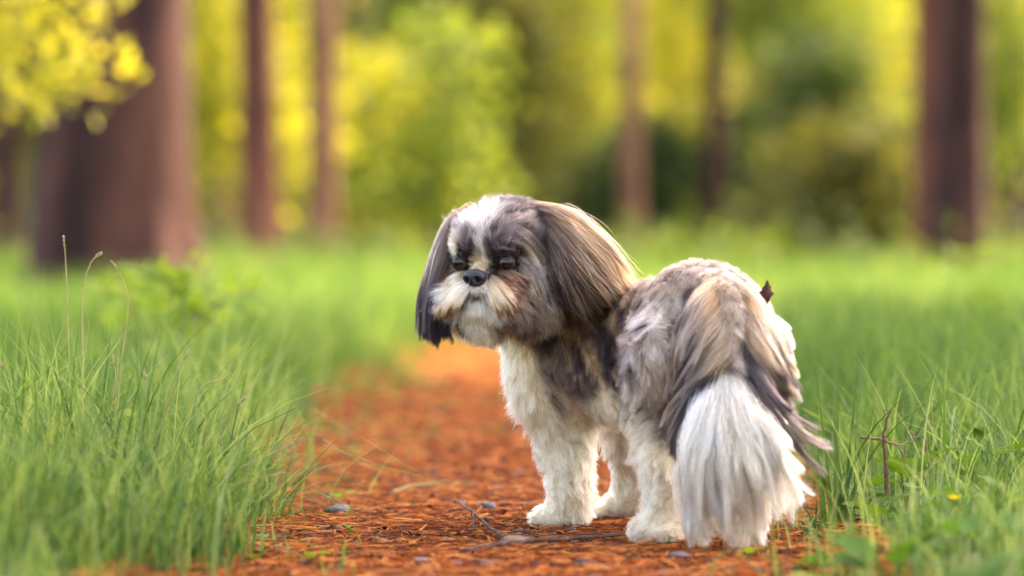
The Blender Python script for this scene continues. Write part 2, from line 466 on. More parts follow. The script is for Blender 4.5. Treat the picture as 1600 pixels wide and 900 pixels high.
# near leafy branch reaching in at the upper left
sap(-40, 8.6, 1.45, 0.42, M_yellow, 1, 'yellow-leaved sapling reaching in from the upper left corner', n_cl=70, n_leaf=22, size=0.05, z0=0.42, stem_r=0.012, spread=0.05)
leafy('glow_plant', (285 - 800) / FPX * 5.4, 5.4, 0.235, 0.17, M_sprout, 61, 'sunlit glow imitated by a leafy seedling in the left grass, before the slim trunks', 'glow_plant', 'plants added for the sunlit glow', n_cl=22, n_leaf=7, size=0.028, z0=.35, stem_r=.003, spread=.022)  # bright plant added to imitate a sunlit glow in the grass
leafy('glow_plant', (205 - 800) / FPX * 5.9, 5.9, 0.22, 0.14, M_sprout, 62, 'sunlit glow imitated by a leafy seedling in the left grass, before the thickest trunk', 'glow_plant', 'plants added for the sunlit glow', n_cl=16, n_leaf=7, size=0.028, z0=.4, stem_r=.003, spread=.022)  # second bright plant added for the same sunlit glow
# understorey: bright and dark leaf colours stand in for sunlit and shaded trees
sap(330, 22, 2.6, 0.55, M_yellow, 2, 'bright yellow sapling between the thick and the slim pine trunk', n_cl=70)
sap(455, 24, 2.4, 0.42, M_yellow, 3, 'bright yellow-green sapling between the slim and orange trunks', n_cl=60)
sap(585, 26, 1.55, 0.62, M_yellow, 4, 'low yellow-green sapling right of the orange trunk', n_cl=70)
sap(680, 20, 1.5, 0.30, M_lime, 5, 'small lime sapling above the dog\'s head', n_cl=30)
sap(865, 34, 5.2, 0.75, M_yellow, 6, 'tall glowing yellow sapling in the middle above the dog', n_cl=110)
sap(1045, 36, 5.0, 0.62, M_yellow, 7, 'yellow sapling just right of the pale pinkish trunk', n_cl=90)
sap(1235, 30, 3.4, 1.05, M_lime, 8, 'wide lime-green sapling right of the thin dim trunk', n_cl=110, z0=0.5)
sap(1370, 33, 4.6, 0.75, M_yellow, 9, 'yellow-green sapling just left of the brown right trunk', n_cl=100, z0=.35)
sap(1585, 26, 3.0, 0.40, M_lime, 10, 'lime sapling at the right edge beyond the dark trunk', n_cl=60)
sap(40, 26, 3.2, 0.8, M_olive, 11, 'olive-green sapling at the left edge behind the thick trunk', n_cl=100)
sap(760, 28, 2.2, 0.8, M_olive, 12, 'olive bushy sapling behind the dog\'s ears', n_cl=90)
sap(620, 34, 4.6, 0.7, M_deep, 13, 'dark green sapling in the gap right of the orange trunk', n_cl=110)
sap(775, 40, 5.2, 0.55, M_deep, 14, 'dark green sapling left of the tall glowing one', n_cl=90)
sap(1190, 30, 1.3, 0.7, M_deep, 15, 'low dark bush behind the dog\'s rump', n_cl=90, z0=0.1)
sap(1330, 22, 0.9, 0.6, M_olive, 16, 'low dark green bush left of the brown right trunk', n_cl=80, z0=0.1)
sap(950, 30, 1.0, 0.6, M_deep, 17, 'low dark bush between dog\'s ear and rump', n_cl=70, z0=0.1)
sap(1450, 40, 6.0, 1.0, M_lime, 18, 'lime-green sapling far behind the joined right trunks', n_cl=120)
sap(200, 40, 6.0, 1.2, M_olive, 19, 'olive sapling far behind the thick left trunk', n_cl=120)
sap(1010, 29, 1.2, 0.5, M_deep, 25, 'dark bush at the foot of the pale pinkish trunk', n_cl=60, z0=.1)
sap(1270, 27, 1.8, 0.6, M_deep, 26, 'dark green bush before the thin reddish trunk', n_cl=80, z0=.1)
sap(700, 30, 1.7, 0.6, M_deep, 27, 'dark green bush right behind the dog\'s head', n_cl=80, z0=.1)
sap(1090, 40, 4.6, 0.8, M_olive, 20, 'olive sapling behind the thin dim trunk', n_cl=100)
sap(450, 42, 6.0, 1.0, M_lime, 21, 'lime sapling far behind the slim and orange trunks', n_cl=120)
sap(930, 44, 6.2, 0.8, M_lime, 22, 'lime sapling far behind, left of the pinkish trunk', n_cl=100)
sap(690, 45, 6.0, 0.9, M_lime, 23, 'tall lime sapling far behind above the dog\'s head', n_cl=110)

# low undergrowth along the far edge of the lawn
rr = np.random.default_rng(66)
cs, ts = [], []
for k in range(420):
    d_ = rr.uniform(15, 34); x_ = rr.uniform(-1, 1) * (.15 * d_ + 1.0)
    if abs(x_) < .45 and d_ < 20: continue
    hh = rr.uniform(.12, .42)
    nl = 40
    q = rr.normal(size=(nl, 3)) * np.array((.22, .22, 0)); q[:, 2] = rr.random(nl) * hh
    cs.append(np.array((x_, d_, .02)) + q); ts.append(np.clip(rr.normal(rr.uniform(.1, .8), .15, nl), 0, 1))
v, t, ti = leaf_quads(np.concatenate(cs), 0.075, rr, np.concatenate(ts), 0.3, 0.5)
und = mesh_np('undergrowth', v, t, leaf_material('undergrowth_leaf', (0.025, 0.05, 0.018), (0.06, 0.11, 0.03), (0.14, 0.2, 0.05), trans=.4), None, ti, smooth=False)
tag(und, 'low leafy undergrowth along the far edge of the grass', 'undergrowth', kind='stuff')

# the far wood that reads as one mass
rr = np.random.default_rng(77)
cl = np.stack([rr.uniform(-17, 17, 1500), rr.uniform(48, 74, 1500), rr.uniform(0, 1, 1500) ** 1.0 * 6.5], 1)
cs, ts = [], []
for c in cl:
    cs.append(c + rr.normal(size=(34, 3)) * np.array((.55, .55, .42)))
    ts.append(np.clip(rr.normal(rr.uniform(0.15, 0.85), .12, 34), 0, 1))
v, t, ti = leaf_quads(np.concatenate(cs), 0.34, rr, np.concatenate(ts), 0.3, 0.65)
M_far = leaf_material('far_foliage', (0.040, 0.052, 0.020), (0.095, 0.11, 0.032), (0.20, 0.205, 0.045), trans=0.5)
far = mesh_np('far_wood', v, t, M_far, None, ti, smooth=False)
tag(far, 'far-off wood of yellow-green foliage closing the view', 'wood', kind='stuff')
# wooded slope far behind
xs = np.linspace(-120, 120, 60); ys = np.linspace(78, 170, 24)
hx, hy = np.meshgrid(xs, ys)
hz = -0.5 + 26 * smooth((hy - 78) / 70) + 3 * (fnoise(np.stack([hx, hy, hx * 0], -1).reshape(-1, 3), 0.08, 2).reshape(hx.shape) - .5)
ii = (np.arange(23)[:, None] * 60 + np.arange(59)[None, :]).ravel()
hill = mesh_np('hill', np.stack([hx, hy, hz], -1).reshape(-1, 3), np.stack([ii, ii + 1, ii + 61, ii + 60], 1),
               rough_material('wooded_slope', [(0.3, (0.03, 0.05, 0.015)), (0.5, (0.09, 0.12, 0.03)), (0.75, (0.22, 0.24, 0.04))], scale=0.35, bscale=0.5))
tag(hill, kind='structure')

# ------------------------------------------------------------------ grass
def blades(root, length, width, lean, curve, rr, segs=4, tint=None, twist=True):
    """flat tapering grass blades; lean (N,2) is the sideways pull at the tip in blade lengths"""
    n = len(root)
    az = rr.uniform(0, 2 * np.pi, n)
    side = np.stack([np.cos(az), np.sin(az), np.zeros(n)], 1)
    rows = []
    ks = np.linspace(0, 1, segs + 1)
    for k in ks:
        off = lean * (length * k ** np.broadcast_to(curve, length.shape))[:, None]
        z = length * k * np.sqrt(np.clip(1 - 0.55 * (np.linalg.norm(lean, axis=1) * k ** (np.broadcast_to(curve, length.shape) - .6)) ** 2, 0.1, 1))
        p = root + np.concatenate([off, z[:, None]], 1)
        w = width * (1 - k ** 1.8) * (0.75 + 0.25 * min(1, k * 4)) * 0.5
        if k < 1:
            rows += [p - side * w[:, None], p + side * w[:, None]]
        else:
            rows += [p]
    v = np.stack(rows, 1)
    nv = v.shape[1]
    b = np.arange(n)[:, None] * nv
    q = np.concatenate([b + np.array([[2 * i, 2 * i + 1, 2 * i + 3, 2 * i + 2]]) for i in range(segs - 1)])
    t = b + np.array([[2 * segs - 2, 2 * segs - 1, 2 * segs]])
    tk = np.concatenate([[k, k] for k in ks[:-1]] + [[1.0]])
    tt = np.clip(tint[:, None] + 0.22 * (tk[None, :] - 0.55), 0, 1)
    return v.reshape(-1, 3), q, t, tt.ravel()

def keep_off_path(x, y, rr, fringe=0.05):
    e = rr.normal(0, fringe, len(x))
    return (x < edge_l(y) - .02 + e) | (x > edge_r(y) - e)

def sow(n, y0, y1, xmax, rr, lo=None):
    y = rr.uniform(y0, y1, n)
    x = rr.uniform(-1, 1, n) * xmax(y)
    k = keep_off_path(x, y, rr)
    return x[k], y[k]

G = Mesh()
def add_grass(x, y, length, width, lean_s, rr, segs, tint):
    root = np.stack([x, y, ground_z(x, y) - 0.008], 1)
    n = len(x)
    a = rr.uniform(0, 2 * np.pi, n); s = np.abs(rr.normal(0.32, 0.24, n)) * lean_s
    lean = np.stack([np.cos(a) * s, np.sin(a) * s], 1)
    patch = fnoise(root * np.array((1, 1, 0)), 2.2, 31, 2) - .5
    v, q, t, tt = blades(root, length, width, lean, rr.uniform(1.4, 3.0, n), rr, segs, np.clip(tint + patch * .7 + rr.normal(0, .19, n), 0, 1))
    G.add(v, q, t, tt)

rr = np.random.default_rng(11)
# close verge: short fine growth everywhere, taller away from the trodden edge
x, y = sow(27000, 2.15, 5.2, lambda y: 0.145 * y + 0.35, rr)
dist = np.maximum(edge_l(y) - x, x - edge_r(y))
left = x < 0
tall = np.where(left, 0.025 + 0.095 * smooth(dist / 0.24), 0.025 + 0.06 * smooth((dist - .05) / 0.35) + 0.06 * smooth((y - 3.5) / 1.2))
L = tall * rr.uniform(0.45, 1.45, len(x))
thin = (~left) & (y < 3.75) & (rr.random(len(x)) < 0.55)
x, y, L, left = x[~thin], y[~thin], L[~thin], left[~thin]
add_grass(x, y, L, rr.uniform(0.0012, 0.0042, len(x)), 1.6, rr, 5, np.where(left, 0.5, 0.45))
# middle distance
x, y = sow(52000, 5.2, 13, lambda y: 0.145 * y + 0.4, rr)
L = (0.10 + 0.07 * rr.random(len(x))) * rr.uniform(0.6, 1.35, len(x)) * (.3 + .7 * smooth(np.maximum(edge_l(y) - x, x - edge_r(y)) / .2))
pn = fnoise(np.stack([x, y, x * 0], 1), 3.5, 77, 2)
L = L * (.55 + .9 * pn)
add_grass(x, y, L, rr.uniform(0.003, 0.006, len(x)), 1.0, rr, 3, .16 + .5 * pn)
# far
x, y = sow(80000, 13, 44, lambda y: 0.145 * y + 0.8, rr)
L = rr.uniform(0.12, 0.27, len(x))
pn = fnoise(np.stack([x, y, x * 0], 1), 0.8, 78, 2)
L = L * (.5 + .9 * pn)
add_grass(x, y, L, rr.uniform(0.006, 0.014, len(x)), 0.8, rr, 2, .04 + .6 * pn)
# scattered dry straw among the close grass
x, y = sow(1500, 2.4, 5.0, lambda y: 0.145 * y + 0.3, rr)
add_grass(x, y, rr.uniform(.06, .17, len(x)), rr.uniform(.001, .0022, len(x)), 1.6, rr, 5, np.full(len(x), 1.15))
# low sparse sprouts creeping into the path further on
x = rr.uniform(-.3, .3, 7000); y = 2.5 + 10 * rr.random(7000) ** 1.1
k = fnoise(np.stack([x, y, x * 0], 1), 7, 40, 2) + 0.3 * (np.abs(x) / .27 - .6) + 0.06 * (y - 5.2) > 0.62
add_grass(x[k], y[k], rr.uniform(0.012, 0.045, k.sum()), rr.uniform(0.0025, 0.005, k.sum()), 1.3, rr, 2, np.full(k.sum(), 0.85))
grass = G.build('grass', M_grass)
tag(grass, 'fresh green grass covering both verges of the path', 'grass', kind='stuff')

# tussocks of long fine grass: each a thing
def tussock(px, d, n, L, spread, lean_bias, material, seed, label, width=0.0027, lean_s=1.45, tint=.55, group='long grass tussocks of the left verge'):
    rr = np.random.default_rng(seed + 900)
    x0 = (px - 800) / FPX * d
    z0 = float(ground_z(np.array([x0]), np.array([d]))[0])
    root = rr.normal(size=(n, 3)) * np.array((spread, spread, 0)); root[:, 2] = -0.01
    a = np.where(rr.random(n) < .5, np.arctan2(root[:, 1], root[:, 0]) + rr.normal(0, .8, n), rr.uniform(0, 6.28, n))
    s = np.abs(rr.normal(0.45, 0.42, n)) * lean_s
    lean = np.stack([np.cos(a) * s + lean_bias[0], np.sin(a) * s + lean_bias[1]], 1)
    v, q, t, tt = blades(root, L * rr.uniform(0.3, 1.15, n), width * rr.uniform(.45, 1.5, n), lean, rr.uniform(1.4, 3.2, n), rr, 7, np.clip(rr.normal(tint, .27, n), 0, 1))
    o = mesh_np('grass_tussock', v, [q, t], material, None, tt)
    o.location = (x0, d, z0)
    return tag(o, label, 'grass', group)

tussock(250, 3.50, 300, 0.19, 0.035, (0.03, 0), M_grass, 1, 'large arching grass tussock at the middle of the left verge')
tussock(110, 3.42, 300, 0.185, 0.04, (-0.05, 0), M_grass, 2, 'dense pale grass tussock second from the left edge')
tussock(20, 3.55, 260, 0.185, 0.04, (0.05, 0), M_grass, 3, 'grass tussock cut by the left edge of the picture')
tussock(290, 3.28, 220, 0.17, 0.03, (0.16, -.05), M_grass, 4, 'grass tussock leaning over the needles at the path\'s edge')
tussock(190, 3.10, 260, 0.14, 0.04, (0.12, 0), M_grass, 5, 'short blurred grass tussock low at the left front', tint=.5)
tussock(30, 2.98, 260, 0.15, 0.04, (0.1, 0), M_grass, 6, 'short blurred grass tussock in the lower left corner', tint=.5)
tussock(345, 3.75, 200, 0.15, 0.03, (0.15, 0), M_grass, 7, 'small grass tussock farthest along the left path edge')
tussock(60, 4.0, 240, 0.19, 0.05, (0, 0), M_grass, 8, 'tall soft grass tussock standing behind the others at left')
tussock(300, 4.3, 260, 0.18, 0.05, (0, 0), M_grass, 9, 'tall yellowish grass tussock below the orange trunk', tint=.8)
tussock(1308, 3.56, 26, 0.17, 0.007, (0, 0), M_tuft_dark, 10, 'dark upright grass tuft beside the dog\'s tail', width=0.0042, lean_s=.55, group='grass tufts of the right verge')
tussock(1285, 3.55, 30, 0.06, 0.02, (0, 0), M_tuft_dark, 12, 'short spiky grass tuft at the foot of the dark one', width=0.003, lean_s=1.2, tint=.6, group='grass tufts of the right verge')
tussock(1440, 3.95, 60, 0.17, 0.05, (0, 0), M_grass, 11, 'loose grass tuft behind the dry twig on the right', width=0.0032, group='grass tufts of the right verge')
tussock(1570, 3.7, 60, 0.15, 0.05, (-.1, 0), M_grass, 13, 'loose grass tuft at the right edge of the picture', width=0.0032, group='grass tufts of the right verge')

# flowering stalks: stem and seed head
def stalk(pts, d, seed, label, head_n=9, r=0.0007, spread=.3, head=0.16):
    rr = np.random.default_rng(seed + 70)
    P = np.array([W(a, b, d + dd) for (a, b, dd) in pts])
    base = P[0].copy(); base[2] = float(ground_z(base[:1], base[1:2])[0]) - 0.004
    P = np.concatenate([[base], P[1:]]) - base
    root = empty('grass_stalk', base, label, 'grass stalk', 'seeding grass stalks of the left verge')
    path_ = catmull(P, 16)
    m = Mesh(); m.tube(path_, np.linspace(r * 1.4, r * .6, 16), 5, tint=.5); m.build('stem', M_straw, root)
    m = Mesh()
    for k in range(head_n):
        t = 1 - head * (k / head_n)
        i = t * 15; j = min(int(i), 14); p = path_[j] + (path_[j + 1] - path_[j]) * (i - j)
        dr = nrm(nrm(path_[j + 1] - path_[j]) + rr.normal(size=3) * spread)
        Lk = rr.uniform(.003, .0055)
        m.tube([p, p + dr * Lk * .5, p + dr * Lk], [.0004, .0011, .0002], 5, tint=rr.random())
    m.build('seed_head', M_straw, root)

stalk([(120, 800, 0), (130, 620, 0), (128, 470, 0), (140, 415, 0), (154, 398, 0)], 3.62, 1, 'tall stalk with a thick pale seed spike before the dark trunk', 34, .0009, .22, .13)
stalk([(100, 800, 0), (108, 600, 0), (104, 440, 0), (100, 372, 0)], 3.75, 2, 'tallest bare thin grass stalk before the dark trunk', 3)
stalk([(180, 800, 0), (186, 600, 0), (200, 470, 0), (178, 412, 0)], 3.8, 3, 'bent stalk tip right of the thick pale seed spike', 3)
stalk([(230, 810, 0), (245, 690, 0), (275, 590, 0), (293, 552, 0)], 3.5, 4, 'seeding stalk upright in the middle tussock', 10)
stalk([(225, 820, 0), (235, 700, 0), (228, 620, 0), (226, 583, 0)], 3.5, 5, 'short seeding stalk left of the upright one', 8)
stalk([(240, 830, 0), (300, 720, 0), (350, 660, 0), (382, 622, 0)], 3.48, 6, 'seeding stalk arching right, above the leaning ones', 12)
stalk([(270, 850, 0), (330, 760, 0), (410, 715, 0), (470, 688, 0)], 3.42, 7, 'low seeding stalk leaning far out over the path', 9)
stalk([(260, 850, 0), (320, 780, 0), (390, 750, 0), (440, 740, 0)], 3.36, 8, 'lowest seeding stalk lying out over the needles', 6)
stalk([(140, 830, 0), (160, 700, 0), (180, 600, 0), (176, 560, 0)], 3.5, 9, 'thin seeding stalk in the left dense tussock', 10)
stalk([(60, 830, 0), (40, 700, 0), (12, 600, 0), (3, 572, 0)], 3.5, 10, 'seeding stalk leaning to the left edge', 9)
stalk([(300, 820, 0), (290, 700, 0), (310, 610, 0), (350, 590, 0), (360, 570, 0)], 3.7, 11, 'hooked grass stalk behind the middle tussock', 7)

# ------------------------------------------------------------------ litter on the path
def scatter_needles(n, y0, y1, rr, L=(0.018, 0.05), wid=(0.0005, 0.0011), yp=1.0, half=0.33):
    y = y0 + (y1 - y0) * rr.random(n) ** yp
    x = rr.uniform(-1, 1, n) * half
    a = rr.uniform(0, 2 * np.pi, n)
    Ln = rr.uniform(*L, n)
    tilt = rr.normal(0, 0.10, n)
    d = np.stack([np.cos(a), np.sin(a), tilt], 1)
    s = np.stack([-np.sin(a), np.cos(a), np.zeros(n)], 1)
    c = np.stack([x, y, path_z(x, y) + 0.0035 + rr.random(n) * 0.004], 1)
    bend = s * (rr.normal(0, .1, n) * Ln)[:, None]
    w = rr.uniform(*wid, n)[:, None]
    p0 = c - d * Ln[:, None] / 2; p1 = c + bend; p2 = c + d * Ln[:, None] / 2
    up = np.array((0, 0, 1.0))
    v = np.stack([p0 - s * w * .5, p0 + s * w * .5, p1 + up * w * .7, p1 - up * w * .2 + s * w, p1 - up * w * .2 - s * w, p2], 1).reshape(-1, 3)
    b = np.arange(n)[:, None] * 6
    t = np.concatenate([b + np.array([k]) for k in ([0, 1, 2], [1, 3, 2], [0, 2, 4], [2, 3, 5], [4, 2, 5])])
    tint = np.clip(np.where(rr.random(n) < .35, rr.normal(.12, .1, n), rr.normal(.58, .22, n)), 0, 1)
    return v, t, np.repeat(tint, 6)
m = Mesh()
rr = np.random.default_rng(21)
v, t, ti = scatter_needles(24000, 2.3, 4.8, rr, (.018, .055), (.0006, .0017)); m.add(v, None, t, ti)
v, t, ti = scatter_needles(22000, 4.6, 12, rr, (0.03, 0.07), (0.0015, 0.004)); m.add(v, None, t, ti)
# flakes of bark and leaf bits
n = 3800
y = 2.3 + 7.5 * rr.random(n) ** 1.5; x = rr.uniform(-.31, .31, n)
a = rr.uniform(0, 6.28, n); sz = rr.uniform(.004, .013, n) * (1 + .06 * y)
d1 = np.stack([np.cos(a), np.sin(a), rr.normal(0, .25, n)], 1) * sz[:, None]; d2 = np.stack([-np.sin(a), np.cos(a), rr.normal(0, .25, n)], 1) * (sz * rr.uniform(.3, .8, n))[:, None]
c = np.stack([x, y, path_z(x, y) + .006], 1)
v = np.stack([c - d1 * .6, c - d2 * .5 + d1 * rr.normal(0, .2, (n, 1)), c + d1 * .6, c + d2 * .5 + d1 * rr.normal(0, .2, (n, 1)), c + np.array((0, 0, .002))], 1).reshape(-1, 3)
b = np.arange(n)[:, None] * 5
t = np.concatenate([b + np.array([k]) for k in ([0, 1, 4], [1, 2, 4], [2, 3, 4], [3, 0, 4])])
m.add(v, None, t, np.repeat(np.where(rr.random(n) < .65, rr.uniform(0, .2, n), rr.uniform(.4, 1, n)), 5))
lit = m.build('needle_litter', M_needle)
tag(lit, 'orange-red fallen pine needles strewn over the path', 'needles', kind='stuff')

def pebble_verts(seed, sub=2):
    rr = np.random.default_rng(seed)
    bm = bmesh.new(); bmesh.ops.create_icosphere(bm, subdivisions=sub, radius=1)
    v = np.array([q.co[:] for q in bm.verts]); f = np.array([[w.index for w in p.verts] for p in bm.faces]); bm.free()
    for _ in range(7):   # chip flat facets
        nn = nrm(rr.normal(size=3)); o = rr.uniform(.55, .85)
        h = v @ nn - o
        v = v - np.where(h > 0, h, 0)[:, None] * nn
    v += (fnoise(v + 10, 2.5, seed)[:, None] - .5) * .2 * nrm(v)
    return v, f
m = Mesh()
protos = [pebble_verts(500 + k, 1) for k in range(6)]
n = 9000
y = 2.3 + 4.2 * rr.random(n) ** 1.3; x = rr.uniform(-.27, .30, n)
sz = 0.0018 + 0.0062 * rr.random(n) ** 3.5
zz = path_z(x, y)
keep = fnoise(np.stack([x, y, x * 0], 1), 9, 60, 2) + 0.12 * (x / .3) > 0.47
for k in np.nonzero(keep)[0]:
    v, f = protos[k % 6]
    a = rr.uniform(0, 6.28); ca, sa = math.cos(a), math.sin(a)
    w = v * sz[k] * np.array((1.2, .9, .6)); w = np.stack([w[:, 0] * ca - w[:, 1] * sa, w[:, 0] * sa + w[:, 1] * ca, w[:, 2]], 1)
    m.add(w + np.array((x[k], y[k], zz[k] + sz[k] * .35 + .002)), None, f)
grit = m.build('gravel', M_gravel, smooth=False)
tag(grit, 'dark grit and crumbs scattered among the needles', 'gravel', kind='stuff')

def stone(name, px, py, size, material, seed, label, cat, shape=(1.2, .9, .6), rot=0.0):
    d = ground_d(py); x = (px - 800) / FPX * d
    v, f = pebble_verts(seed, 3)
    v = v * np.array(shape) * size / 2
    o = mesh_np(name, v, f, material, smooth=False)
    o.location = (x, d, float(path_z(np.array([x]), np.array([d]))[0]) + size * shape[2] * .28 + .002)
    o.rotation_euler = (0, 0, rot)
    return tag(o, label, cat, 'loose stones on the path' if 'stone' in cat else 'flat chips on the path')
stone('stone', 762, 812, 0.019, M_stone, 1, 'black angular stone lying left of the front paw', 'stone', (1, .8, .85))
stone('stone', 720, 802, 0.016, M_stone, 2, 'smaller dark stone left of the black angular one', 'stone', (1.1, .8, .7))
stone('stone', 808, 868, 0.030, M_tan, 3, 'tan stone lying beside the forked twig', 'stone', (1.1, .9, .55))
stone('stone', 655, 893, 0.018, M_slate, 4, 'grey-blue stone at the bottom edge of the picture', 'stone', (1.2, .9, .5), 1)
stone('stone', 630, 818, 0.012, M_tan, 5, 'small pale stone between the slate and black stones', 'stone')
stone('stone', 593, 862, 0.017, M_tan, 6, 'small dull brown stone below the flat blue chip', 'stone', (1.3, .9, .5))
stone('stone', 1060, 890, 0.02, M_stone, 8, 'dark stone in front of the hind paw', 'stone', (1.3, .9, .5), .5)
stone('stone', 700, 862, 0.013, M_stone, 9, 'little dark stone left of the tan one', 'stone', (1.2, .9, .6), 2)
stone('stone', 835, 801, 0.012, M_slate, 10, 'little grey stone behind the front paw', 'stone', (1.2, .9, .6), 2)
stone('bark_chip', 600, 832, 0.044, M_slate, 11, 'flat blue-grey chip lying in the middle of the needles', 'chip', (1.2, .8, .16), .3)
stone('bark_chip', 528, 818, 0.034, M_stone, 12, 'upturned grey chip left of the flat blue-grey one', 'chip', (1, .7, .5), .8)
stone('bark_chip', 410, 800, 0.030, M_tan, 13, 'brownish chip under the leaning grass', 'chip', (1.1, .8, .3), .2)
stone('bark_chip', 900, 862, 0.030, M_stone, 14, 'dark thin chip in front of the front paw', 'chip', (1.3, .7, .2), .1)

def twig(name, chains, material, label, r=0.0022, lift=0.006, sides=7, cat='twig', on_ground=True, seed=0):
    rr = np.random.default_rng(seed + 300)
    m = Mesh(); org = None
    for ch, rad in chains:
        P = []
        for (a, b, h) in ch:
            if on_ground:
                d = ground_d(b); p = W(a, b, d); p[2] = float(path_z(p[:1], p[1:2])[0]) + lift + h
            else:
                p = W(a, b, h)
            P.append(p)
        P = catmull(P, 5 * len(P))
        P = P + rr.normal(size=P.shape) * r * .28
        if org is None:
            org = P[0].copy(); org[2] = min(q[2] for q in P) - .002
        k = np.linspace(1, .45, len(P)) * rad * (1 + .15 * rr.normal(size=len(P)))
        m.tube(P - org, k, sides)
    o = m.build(name, material); o.location = org
    return tag(o, label, cat, 'twigs and dry stems')
twig('twig', [([(725, 881, 0), (800, 872, .002), (880, 868, .004), (960, 858, .004), (990, 852, .0)], .0028), ([(796, 870, .001), (770, 856, .006), (745, 836, .008), (712, 806, .006)], .0022)], M_twig, 'long forked reddish twig lying in front of the paws')
twig('twig', [([(738, 826, .001), (739, 840, .012), (740, 848, .0)], .0016)], M_twig, 'short dark stub beside the forked twig', seed=2)
twig('twig', [([(612, 786, .0), (660, 775, .003), (720, 772, .002), (760, 777, .0)], .0018)], M_straw, 'thin yellowish straw lying across the path', cat='straw', seed=3)
twig('twig', [([(900, 806, .0), (940, 800, .002), (972, 806, .002)], .0018)], M_twig, 'small twig between the front paws', seed=4)
twig('twig', [([(1387, 775, 3.55), (1384, 720, 3.55), (1381, 680, 3.55), (1391, 640, 3.55)], .0024)], M_twig, 'dark upright dry stem in the right verge', on_ground=False, seed=5)
twig('twig', [([(1346, 682, 3.57), (1380, 688, 3.56), (1405, 696, 3.56), (1432, 684, 3.56), (1452, 658, 3.57)], .0015), ([(1405, 696, 3.56), (1420, 730, 3.56), (1445, 745, 3.56), (1452, 790, 3.56)], .0012), ([(1444, 680, 3.56), (1452, 720, 3.57), (1456, 775, 3.57)], .0014), ([(1432, 684, 3.56), (1412, 664, 3.56)], .0010)], M_dry, 'pale branching dry twig crossing behind the dark stem', on_ground=False, seed=6)
twig('twig', [([(1240, 842, .0), (1280, 836, .003), (1320, 842, .003)], .0015)], M_dry, 'pale dry stalk lying right of the tail', seed=7)

# ------------------------------------------------------------------ broad-leaved weeds
def leaf_mesh(name, seed, length=1.0, width=.7, teeth=7, lobes=0.12, fold=.18, droop=.35):
    """one toothed leaf blade along +Y with a midrib fold, unit length"""
    rr = np.random.default_rng(seed)
    n = 15
    t = np.linspace(0, 1, n)
    w = width * .5 * (np.sin(np.pi * t ** .75) ** .8 + .02)
    w = w * (1 + lobes * np.sin(t * teeth * 2 * np.pi) * (t > .04))
    z = -droop * t ** 2
    c = np.stack([np.zeros(n), t * length, z], 1)
    wav = .03 * np.sin(t * 19 + seed)
    l = c + np.stack([-w, np.zeros(n), fold * w + wav], 1)
    r_ = c + np.stack([w, np.zeros(n), fold * w - wav], 1)
    v = np.concatenate([l, c, r_])
    i = np.arange(n - 1)
    q = np.concatenate([np.stack([i, i + n, i + n + 1, i + 1], 1), np.stack([i + n, i + 2 * n, i + 2 * n + 1, i + n + 1], 1)])
    me_o = mesh_np(name, v, q, M_weed, None, np.clip(.45 + .4 * rr.normal(0, .3, len(v)), 0, 1))
    me = me_o.data; bpy.data.objects.remove(me_o)
    return me
LEAF = [leaf_mesh('leaf', 1), leaf_mesh('leaf', 2, width=.85, teeth=9, droop=.15), leaf_mesh('leaf', 3, width=.5, teeth=5, lobes=.05, droop=.5), leaf_mesh('leaf', 4, width=.95, teeth=11, lobes=.16, droop=.1)]
LEAF_BRIGHT = []
for me in LEAF:
    c_ = me.copy(); c_.materials.clear(); c_.materials.append(M_sprout); LEAF_BRIGHT.append(c_)

def weed(px, d, n, size, h, seed, label, bright=False, kinds=(0, 1, 3), cat='weed', name='leafy_weed', group='leafy weeds of the verges', on_path=False, facing=0.0):
    rr = np.random.default_rng(seed + 1200)
    x = (px - 800) / FPX * d
    z = float((path_z if on_path else ground_z)(np.array([x]), np.array([d]))[0])
    root = empty(name, (x, d, z), label, cat, group)
    m = Mesh()
    for k in range(n):
        a = k * 2.4 + rr.uniform(-.5, .5)
        ph = h * rr.uniform(.35, 1.0)
        out = size * rr.uniform(.15, .55)
        b = np.array((math.cos(a) * out, math.sin(a) * out, ph))
        m.tube(catmull([(0, 0, -.004), (b[0] * .35, b[1] * .35, ph * .6), tuple(b)], 6), [.0011] * 3 + [.0009, .0008, .0006], 5, tint=.6)
        lf = link('leaf', (LEAF_BRIGHT if bright else LEAF)[kinds[k % len(kinds)]], root, b, (rr.uniform(-.1, .75), rr.uniform(-.35, .35), a - math.pi / 2 + rr.uniform(-.4, .4)), size * rr.uniform(.6, 1.1))
    m.build('stem', M_sprout if bright else M_weed, root)
    return root
weed(1352, 3.60, 5, 0.030, 0.045, 1, 'toothed grey-green weed between dark tuft and dry stem')
weed(1372, 3.50, 6, 0.036, 0.022, 2, 'dark leafy weed at the foot of the dry stem')
weed(1416, 3.62, 5, 0.042, 0.055, 3, 'broad-leaved weed behind the dry stem')
weed(1300, 3.40, 6, 0.026, 0.02, 4, 'low weed just right of the tail tip')
weed(1480, 3.45, 7, 0.034, 0.035, 5, 'leafy weed right of the pale dry twig')
weed(1555, 3.60, 7, 0.036, 0.05, 6, 'leafy weed near the right edge, the taller of two')
weed(1580, 3.35, 6, 0.032, 0.03, 7, 'leafy weed low at the right edge')
weed(1440, 3.25, 6, 0.030, 0.025, 8, 'small weed below the pale dry twig')
weed(1330, 3.15, 5, 0.034, 0.02, 9, 'blurred broad weed between tail and bottom edge')
weed(1400, 2.95, 6, 0.046, 0.04, 10, 'blurred large-leaved weed low in the right front')
weed(1540, 2.95, 6, 0.040, 0.035, 11, 'blurred weed in the lower right corner')
weed(1275, 2.86, 5, 0.046, 0.02, 12, 'blurred pale-leaved weed right of the path\'s front end', bright=True, kinds=(2, 0))
